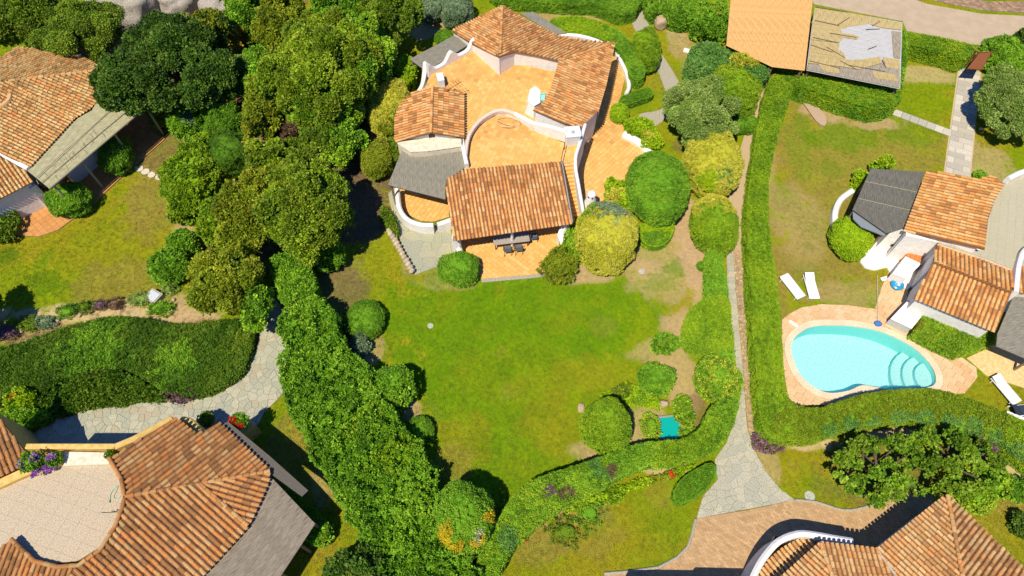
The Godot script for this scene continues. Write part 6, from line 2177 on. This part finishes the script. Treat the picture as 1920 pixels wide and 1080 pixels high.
	box(st, Vector3(0, 0.06, 0), Vector3(0.5, 0.12, 0.42), 0.4)
	put(st, "panel", WHITE, sg)
	# pond
	var pd := thing("garden_pond", "small turquoise pond behind the bottom hedge", "pond")
	var shape := plan([[1233, 783], [1262, 780], [1274, 790], [1280, 808], [1279, 824], [1236, 824]])
	st = begin()
	for i in shape.size():
		var a := shape[i]
		var b := shape[(i + 1) % shape.size()]
		wall(st, [Vector3(a.x, -0.02, a.y), Vector3(b.x, -0.02, b.y)], 0.16, 0.16)
	put(st, "rim", toned(Color(0.30, 0.26, 0.19)), pd)
	st = begin()
	slab(st, shape, -0.05, 0.03)
	put(st, "lining", toned(Color(0.02, 0.44, 0.40)), pd)
	st = begin()
	slab(st, Geometry2D.offset_polygon(shape, -0.05)[0], 0.06, 0.10)
	var pw := StandardMaterial3D.new()
	pw.albedo_color = Color(0.0, 0.72, 0.66, 0.55)
	pw.transparency = BaseMaterial3D.TRANSPARENCY_ALPHA
	pw.roughness = 0.05
	put(st, "water", pw, pd)
	paved.append(shape)
	# table and chairs on the dining patio
	var tb := thing("dining_table", "long grey outdoor table half under the tiled porch roof", "table", at(958, 458))
	var turn := -0.14
	st = begin()
	box(st, Vector3(0, 0.74, 0), Vector3(2.5, 0.05, 0.95), turn, 0.04)
	put(st, "tabletop", toned(Color(0.34, 0.31, 0.27)), tb)
	for s in [[-1.12, -0.38], [1.12, -0.38], [1.12, 0.38], [-1.12, 0.38]]:
		st = begin()
		var r := Vector2(s[0], s[1]).rotated(turn)
		box(st, Vector3(r.x, 0.40, r.y), Vector3(0.06, 0.63, 0.06), turn)
		put(st, "leg", flat("dark_metal", Color(0.04, 0.042, 0.045), 0.5, 0.4), tb)
	var spots := [[-0.35, 0.72, 0.0, "left chair on the lawn side of the long grey table"], [0.42, 0.72, 0.0, "right chair on the lawn side of the long grey table"], [1.62, -0.1, -1.57, "chair at the right end of the long grey table"], [-1.1, -0.75, PI, "left chair on the house side of the long grey table"], [0.2, -0.75, PI, "middle chair on the house side of the long grey table"], [-0.5, -0.75, PI, "second chair on the house side of the long grey table"]]
	for q in spots:
		var r := Vector2(q[0], q[1]).rotated(turn)
		chair(tb.position + Vector3(r.x, 0.0, r.y), -turn + q[2], q[3])
	tb.position.y = 0.09
	# sun loungers
	lounger(at(1483, 541), at(1461, 518) - at(1497, 564), "white sun lounger on the dry lawn, left of two", Color(0.78, 0.78, 0.76), 0.0)
	lounger(at(1518, 541), at(1513, 522) - at(1523, 558), "white sun lounger with raised head end, right of two", Color(0.78, 0.78, 0.76), 0.35)
	lounger(at(1880, 733), at(1862, 712) - at(1900, 757), "white sun lounger at the right edge south of the pool", Color(0.76, 0.78, 0.80), 0.2)
	lounger(at(1915, 772), at(1890, 772) - at(1930, 768), "dark blue folded lounger at the right edge of the picture", Color(0.03, 0.045, 0.07), 0.5)
	lounger(at(1912, 795), at(1882, 783) - at(1930, 802), "white lounger end poking out behind the pool hedge", Color(0.78, 0.78, 0.76), 0.0)
	# swim ring
	var rg := thing("swim_ring", "round blue pool ring leaning at the end of the white counter", "swim ring", at(1683, 533, 0.25))
	st = begin()
	for i in 24:
		for k in 10:
			var v := []
			for s in [[i, k], [i + 1, k], [i + 1, k + 1], [i, k + 1]]:
				var a: float = TAU * s[0] / 24.0
				var b: float = TAU * s[1] / 10.0
				v.append(Vector3(cos(a) * (0.3 + 0.14 * cos(b)), 0.14 * sin(b), sin(a) * (0.3 + 0.14 * cos(b))))
			quad(st, v[0], v[3], v[2], v[1])
	put(st, "tube", flat("ring_blue", Color(0.02, 0.26, 0.50), 0.3), rg)
	st = begin()
	lathe(st, Vector3(0, 0.02, 0), [[0.3, 0.0], [0.12, 0.03], [0.0, 0.03]], 16)
	put(st, "seat", flat("ring_pale", Color(0.10, 0.40, 0.62), 0.4), rg)
	st = begin()
	ball(st, Vector3(0.03, 0.12, 0.06), Vector3(0.10, 0.08, 0.13))
	put(st, "handle", flat("ring_white", Color(0.75, 0.78, 0.8), 0.4), rg)
	rg.position.y = 0.2
	# pool net
	var nt := thing("pool_net", "long handled blue pool skimmer lying across the deck", "pool net")
	st = begin()
	tube(st, [at(1645, 516, 0.08), at(1646, 602, 0.12)], [0.02, 0.02], 6)
	put(st, "handle", flat("alu", Color(0.62, 0.60, 0.52), 0.4, 0.3), nt)
	st = begin()
	var nc := at(1646, 607, 0.1)
	box(st, nc, Vector3(0.42, 0.05, 0.36), 0.0, 0.08)
	put(st, "net", flat("net_blue", Color(0.05, 0.17, 0.50), 0.6), nt)
	st = begin()
	for i in 8:
		tube(st, [nc + Vector3(cos(TAU * i / 8) * 0.24, 0.03, sin(TAU * i / 8) * 0.21), nc + Vector3(cos(TAU * (i + 1) / 8) * 0.24, 0.03, sin(TAU * (i + 1) / 8) * 0.21)], [0.018, 0.018], 5)
	put(st, "rim", flat("net_dark", Color(0.02, 0.05, 0.16), 0.5), nt)
	for q in [[1657, 524, 0.5, 0.28, -0.3, "white plastic lid lying beside the pool deck path", 0.1], [1487, 608, 0.62, 0.2, 0.75, "white skimmer lid set in the pool deck", 0.07]]:
		var t := thing("skimmer_lid", q[5], "lid", at(q[0], q[1]))
		st = begin()
		box(st, Vector3(0, q[6], 0), Vector3(q[2], 0.06, q[3]), q[4], 0.03)
		put(st, "plate", WHITE, t)
		st = begin()
		box(st, Vector3(0, q[6] + 0.035, 0), Vector3(0.14, 0.02, 0.05), q[4])
		put(st, "grip", toned(Color(0.5, 0.5, 0.48)), t)
	# equipment on the roof terraces of the middle villa
	var ac := thing("air_conditioner", "white air conditioning unit on the upper orange terrace", "air conditioner", at(827, 158, 3.0))
	st = begin()
	box(st, Vector3(0, 0.40, 0), Vector3(0.5, 0.7, 0.85), -0.25, 0.03)
	put(st, "housing", flat("ac_white", Color(0.72, 0.72, 0.70), 0.5), ac)
	st = begin()
	var gr := []
	for i in 9:
		var y := 0.14 + i * 0.065
		box(st, Vector3(0.265 * cos(0.25), y, 0.265 * -sin(0.25)), Vector3(0.02, 0.025, 0.7), -0.25)
	put(st, "grille", flat("grille", Color(0.10, 0.10, 0.11), 0.5), ac)
	st = begin()
	for s in [-0.3, 0.3]:
		box(st, Vector3(0, 0.025, s), Vector3(0.5, 0.05, 0.08), -0.25)
	put(st, "foot", flat("grille", Color(0.10, 0.10, 0.11), 0.5), ac)
	var tk := thing("water_tank", "pale square water tank at the corner above the stairs", "tank", at(1072, 264, 2.72))
	st = begin()
	box(st, Vector3(0, 0.45, 0), Vector3(1.05, 0.9, 0.95), -0.12, 0.05)
	put(st, "body", flat("tank_white", Color(0.60, 0.62, 0.62), 0.5), tk)
	st = begin()
	box(st, Vector3(0, 0.93, 0), Vector3(1.12, 0.06, 1.02), -0.12, 0.05)
	put(st, "lid", flat("tank_lid", Color(0.66, 0.69, 0.70), 0.5), tk)
	st = begin()
	lathe(st, Vector3(0.02, 0.96, 0.08), [[0.13, 0.0], [0.13, 0.06], [0.0, 0.07]], 14)
	put(st, "cap", flat("tank_cap", Color(0.36, 0.38, 0.38), 0.5), tk)
	var rl := thing("railing", "thin dark rail from the water tank down to the porch roof", "railing")
	st = begin()
	tube(st, [at(1059, 268, 3.4), at(1052, 300, 3.3)], [0.025, 0.025], 6)
	put(st, "bar", flat("dark_metal", Color(0.04, 0.042, 0.045), 0.5, 0.4), rl)
	st = begin()
	for q in [at(1059, 268, 3.4), at(1052, 300, 3.3)]:
		tube(st, [Vector3(q.x, 2.7, q.z), q], [0.02, 0.02], 6)
	put(st, "upright", flat("dark_metal", Color(0.04, 0.042, 0.045), 0.5, 0.4), rl)
	var tp := thing("tarpaulin", "mint green tarpaulin folded behind the white chimney block", "tarpaulin")
	st = begin()
	slab(st, plan([[1006, 176], [1024, 174], [1022, 187], [1007, 188]], 4.0), 3.6, 4.0, 0.05)
	put(st, "sheet", flat("mint", Color(0.28, 0.66, 0.54), 0.6), tp)
	st = begin()
	tube(st, [at(1006, 177, 4.05), at(1024, 175, 4.05)], [0.05, 0.05], 6)
	put(st, "fold", flat("mint_edge", Color(0.20, 0.55, 0.44), 0.6), tp)
	var an := thing("antenna", "brown fallen antenna on the ridge of the small gable", "antenna")
	var brown := flat("rust_metal", Color(0.14, 0.06, 0.03), 0.7, 0.3)
	st = begin()
	tube(st, [at(838, 170, 4.0), at(866, 153, 4.5)], [0.025, 0.025], 5)
	put(st, "boom", brown, an)
	for i in 5:
		var p := at(838, 170, 4.0).lerp(at(866, 153, 4.5), 0.25 + i * 0.16)
		st = begin()
		tube(st, [p + Vector3(-0.22, 0.06, -0.25), p + Vector3(0.22, -0.04, 0.25)], [0.015, 0.015], 5)
		put(st, "element", brown, an)
	# hoses
	hose("garden_hose", "pale hose looped over the low curved terrace wall", [[928, 212], [945, 209], [962, 216], [972, 226], [960, 234], [942, 230], [930, 222], [950, 218], [968, 224], [974, 231], [958, 237], [938, 236]], 3.06, flat("hose_sand", Color(0.62, 0.47, 0.30), 0.6), 0.02)
	hose("garden_hose", "thin mint hose on the beige round terrace", [[206, 938], [207, 928], [212, 918], [221, 911], [217, 922], [213, 932], [219, 936], [226, 930]], 3.48, flat("hose_mint", Color(0.30, 0.60, 0.45), 0.6), 0.016)
	var ls := thing("floor_lamp", "small dark tap on the rim of the beige round terrace", "tap", at(217, 960, 3.5))
	st = begin()
	tube(st, [Vector3(0, 0, 0), Vector3(0, 0.22, 0), Vector3(-0.1, 0.24, 0.02)], [0.03, 0.025, 0.02], 6)
	put(st, "spout", flat("dark_metal", Color(0.04, 0.042, 0.045), 0.5, 0.4), ls)
	st = begin()
	tube(st, [Vector3(-0.1, 0.02, 0.03), Vector3(-0.5, 0.02, 0.05), Vector3(-0.75, 0.02, 0.03)], [0.012, 0.012, 0.012], 5)
	put(st, "pipe", flat("dark_metal", Color(0.04, 0.042, 0.045), 0.5, 0.4), ls)
	ls.name = "water_tap"
	# flower pots
	pot(at(70, 872, 3.7), 0.34, "violet", "flower pot overflowing with violet blooms at the left of the yellow parapet", "hedge", 0.62, [[-0.35, 0.35, 0.1, "violet"], [0.25, 0.5, -0.15, "violet"], [0.35, 0.1, 0.55, "violet"]], Color(0.62, 0.40, 0.12))
	pot(at(108, 864, 3.7), 0.30, "ochre", "yellow glazed pot with drooping violet flowers on the parapet", "hedge", 0.38, [[0.0, 0.35, 0.0, "violet"], [-0.25, 0.0, 0.45, "violet"]], Color(0.70, 0.42, 0.08))
	pot(at(205, 852, 3.75), 0.12, "small", "small brown pot plant at the end of the yellow parapet", "olive", 0.22, [], Color(0.26, 0.13, 0.06))
	pot(at(458, 796, 1.5), 0.34, "red", "pot of bright red flowers beside the tiled roof corner", "hedge", 0.5, [[-0.3, 0.45, 0.1, "red"], [0.1, 0.3, 0.3, "red"], [-0.25, 0.25, 0.3, "red"]], Color(0.30, 0.15, 0.08), 1.5)
	pot(at(392, 792, 0.4), 0.5, "well", "round planter behind the notch of the brown tiled roof", "olive", 0.45, [], Color(0.33, 0.30, 0.24), 0.0)
	# gates
	var gt := thing("wooden_gate", "brown plank gate between the hedges at the road", "gate")
	var a0 := at(1817, 132)
	var a1 := at(1836, 132)
	var mid := at(1840, 112, 0.9)
	var gdir := (at(1862, 98, 1.0) - at(1817, 130, 0.2))
	for i in 7:
		st = begin()
		var x := lerpf(-0.75, 0.75, i / 6.0)
		box(st, Vector3(mid.x + x + 0.12, 0.85, mid.z), Vector3(0.2, 1.7, 0.06), 0.0)
		put(st, "plank", toned([Color(0.20, 0.075, 0.03), Color(0.24, 0.09, 0.035), Color(0.17, 0.06, 0.025)][i % 3]), gt)
	st = begin()
	slab(st, plan([[1836, 100], [1858, 98], [1842, 130], [1814, 128]], 1.75), 1.66, 1.75)
	put(st, "roof_board", toned(Color(0.22, 0.08, 0.03)), gt)
	for s in [-0.95, 1.15]:
		st = begin()
		box(st, Vector3(mid.x + s, 0.9, mid.z), Vector3(0.14, 1.8, 0.14))
		put(st, "post", toned(Color(0.16, 0.06, 0.025)), gt)
	gt = thing("wooden_gate", "small brown gate at the corner of the golden reed carport", "gate")
	mid = at(1447, 150, 0.7)
	for i in 5:
		st = begin()
		box(st, Vector3(mid.x - 0.4 + i * 0.2, 0.65, mid.z), Vector3(0.18, 1.3, 0.05), 0.25)
		put(st, "plank", toned([Color(0.18, 0.065, 0.03), Color(0.22, 0.08, 0.035)][i % 2]), gt)
	st = begin()
	box(st, Vector3(mid.x, 0.95, mid.z + 0.06), Vector3(1.0, 0.1, 0.05), 0.25)
	put(st, "rail", toned(Color(0.14, 0.05, 0.02)), gt)
	# garden lamps
	for q in [[1843, 155, "low garden lamp near the gate end of the slab walk"], [1838, 197, "low garden lamp under the silvery olive beside the walk"], [1832, 250, "low garden lamp below the olive beside the walk"], [1489, 180, "low garden lamp at the corner of the carport hedge"], [688, 736, "low garden lamp in the gap of the long hedge"]]:
		var t := thing("garden_lamp", q[2], "lamp", at(q[0], q[1]), "low garden lamps")
		st = begin()
		tube(st, [Vector3.ZERO, Vector3(0, 0.5, 0)], [0.035, 0.03], 8)
		put(st, "post", flat("dark_metal", Color(0.04, 0.042, 0.045), 0.5, 0.4), t)
		st = begin()
		lathe(st, Vector3(0, 0.5, 0), [[0.03, -0.02], [0.12, 0.0], [0.10, 0.06], [0.0, 0.1]], 14)
		put(st, "lamp_head", flat("lamp_grey", Color(0.35, 0.35, 0.36), 0.4), t)

func hose(called: String, label: String, list: Array, h: float, m: Material, r: float) -> void:
	var t := thing(called, label, "hose")
	var pts := []
	for q in list:
		pts.append(at(q[0], q[1], h))
	pts = smooth_line(pts, 5)
	var rad := []
	for p in pts:
		rad.append(r)
	var st := begin()
	tube(st, pts, rad, 6)
	put(st, "tube", m, t)
	st = begin()
	var d: Vector3 = (pts[0] - pts[1]).normalized()
	tube(st, [pts[0], pts[0] + d * 0.12], [r * 1.6, r * 1.2], 7)
	put(st, "nozzle", flat("dark_metal", Color(0.04, 0.042, 0.045), 0.5, 0.4), t)

func chair(where: Vector3, turn: float, label: String) -> void:
	var t := thing("garden_chair", label, "chair", Vector3(where.x, 0.09, where.z), "chairs around the long grey table")
	var metal := flat("dark_metal", Color(0.04, 0.042, 0.045), 0.5, 0.4)
	var mesh := flat("chair_mesh", Color(0.09, 0.12, 0.15), 0.7)
	var st := begin()
	box(st, Vector3(0, 0.44, 0), Vector3(0.5, 0.035, 0.48), 0.0, 0.05)
	put(st, "seat", mesh, t)
	st = begin()
	box(st, Vector3(0, 0.70, 0.26), Vector3(0.5, 0.45, 0.035), 0.0)
	put(st, "backrest", mesh, t)
	for s in [[-0.23, -0.21], [0.23, -0.21], [0.23, 0.27], [-0.23, 0.27]]:
		st = begin()
		tube(st, [Vector3(s[0] * 1.1, 0, s[1] * 1.1), Vector3(s[0], 0.44, s[1])], [0.018, 0.018], 6)
		put(st, "leg", metal, t)
	for s in [-0.26, 0.26]:
		st = begin()
		tube(st, [Vector3(s, 0.44, -0.2), Vector3(s, 0.64, -0.16), Vector3(s, 0.66, 0.26)], [0.018, 0.018, 0.018], 6)
		put(st, "armrest", metal, t)
	t.rotation.y = turn

func lounger(where: Vector3, dir: Vector3, label: String, c: Color, raise: float) -> void:
	var t := thing("sun_lounger", label, "sun lounger", Vector3(where.x, 0, where.z), "sun loungers of the pool garden")
	var frame := flat("lounger_frame", Color(0.72, 0.72, 0.70), 0.4)
	var cloth := toned(c, 0.8)
	var st := begin()
	box(st, Vector3(0, 0.33, 0.35), Vector3(0.62, 0.05, 1.25), 0.0, 0.03)
	put(st, "bed", cloth, t)
	st = begin()
	var p0 := Vector3(0, 0.33, -0.29)
	var p1 := p0 + Vector3(0, sin(raise) * 0.68, -cos(raise) * 0.68)
	for k in [[-0.31, 0.0], [0.31, 0.0]]:
		pass
	var up := Vector3(0, 0.025, 0)
	quad(st, p0 + Vector3(-0.31, 0.025, 0), p1 + Vector3(-0.31, 0.025, 0), p1 + Vector3(0.31, 0.025, 0), p0 + Vector3(0.31, 0.025, 0))
	quad(st, p0 + Vector3(-0.31, -0.025, 0), p0 + Vector3(0.31, -0.025, 0), p1 + Vector3(0.31, -0.025, 0), p1 + Vector3(-0.31, -0.025, 0))
	quad(st, p1 + Vector3(-0.31, 0.025, 0), p1 + Vector3(-0.31, -0.025, 0), p1 + Vector3(0.31, -0.025, 0), p1 + Vector3(0.31, 0.025, 0))
	for s in [-0.31, 0.31]:
		quad(st, p0 + Vector3(s, 0.025, 0), p0 + Vector3(s, -0.025, 0), p1 + Vector3(s, -0.025, 0), p1 + Vector3(s, 0.025, 0))
	put(st, "backrest", cloth, t)
	for s in [-0.33, 0.33]:
		st = begin()
		box(st, Vector3(s, 0.30, 0.02), Vector3(0.04, 0.05, 1.9), 0.0)
		put(st, "rail", frame, t)
		for z in [-0.75, 0.8]:
			st = begin()
			box(st, Vector3(s, 0.14, z), Vector3(0.05, 0.28, 0.06), 0.0)
			put(st, "leg", frame, t)
	t.rotation.y = atan2(-dir.x, -dir.z)

func pot(where: Vector3, r: float, kind: String, label: String, pal: String, spread: float, blooms: Array, c: Color, foot := 3.45) -> void:
	rng.seed = int(where.x * 100 + 5000)
	var t := thing("flower_pot", label, "flower pot", Vector3(where.x, foot, where.z))
	var st := begin()
	var h := r * 1.5
	lathe(st, Vector3.ZERO, [[0.0, 0.0], [r * 0.68, 0.0], [r * 0.95, h * 0.85], [r * 1.05, h * 0.86], [r * 1.05, h], [r * 0.85, h], [r * 0.8, h * 0.9], [0.0, h * 0.9]], 20)
	put(st, "pot", toned(c, 0.5), t)
	st = begin()
	ball(st, Vector3(0, h + spread * 0.3, 0), Vector3.ONE * spread * 0.6, 1.0, 0.3)
	var body := put(st, "plant", core_mat(pal), t)
	var buf := PackedFloat32Array()
	for i in int(220 * spread * spread) + 30:
		var d := Vector3(rng.randf_range(-1, 1), rng.randf_range(-0.4, 1), rng.randf_range(-1, 1)).normalized()
		var p := Vector3(0, h + spread * 0.3, 0) + d * spread * rng.randf_range(0.6, 1.0)
		sprig(buf, p, d, 0.8, pick(PAL[pal], p))
	var lv := copies(leaf_shape("broad"), buf, "leaves", leaf_mat("leaf", 0.55), body)
	lv.set_meta("kind", "stuff")
	var fb := PackedFloat32Array()
	for b in blooms:
		for i in 40:
			var d := Vector3(rng.randf_range(-1, 1), rng.randf_range(-0.3, 1), rng.randf_range(-1, 1)).normalized()
			var p := Vector3(b[0], h + b[1], b[2]) + d * 0.24 * rng.randf_range(0.5, 1.0)
			sprig(fb, p, d, 0.9, pick(PAL[b[3]], p))
	if fb.size():
		var fl := copies(leaf_shape("petal"), fb, "flowers", leaf_mat("leaf", 0.55), body)
		fl.set_meta("kind", "stuff")
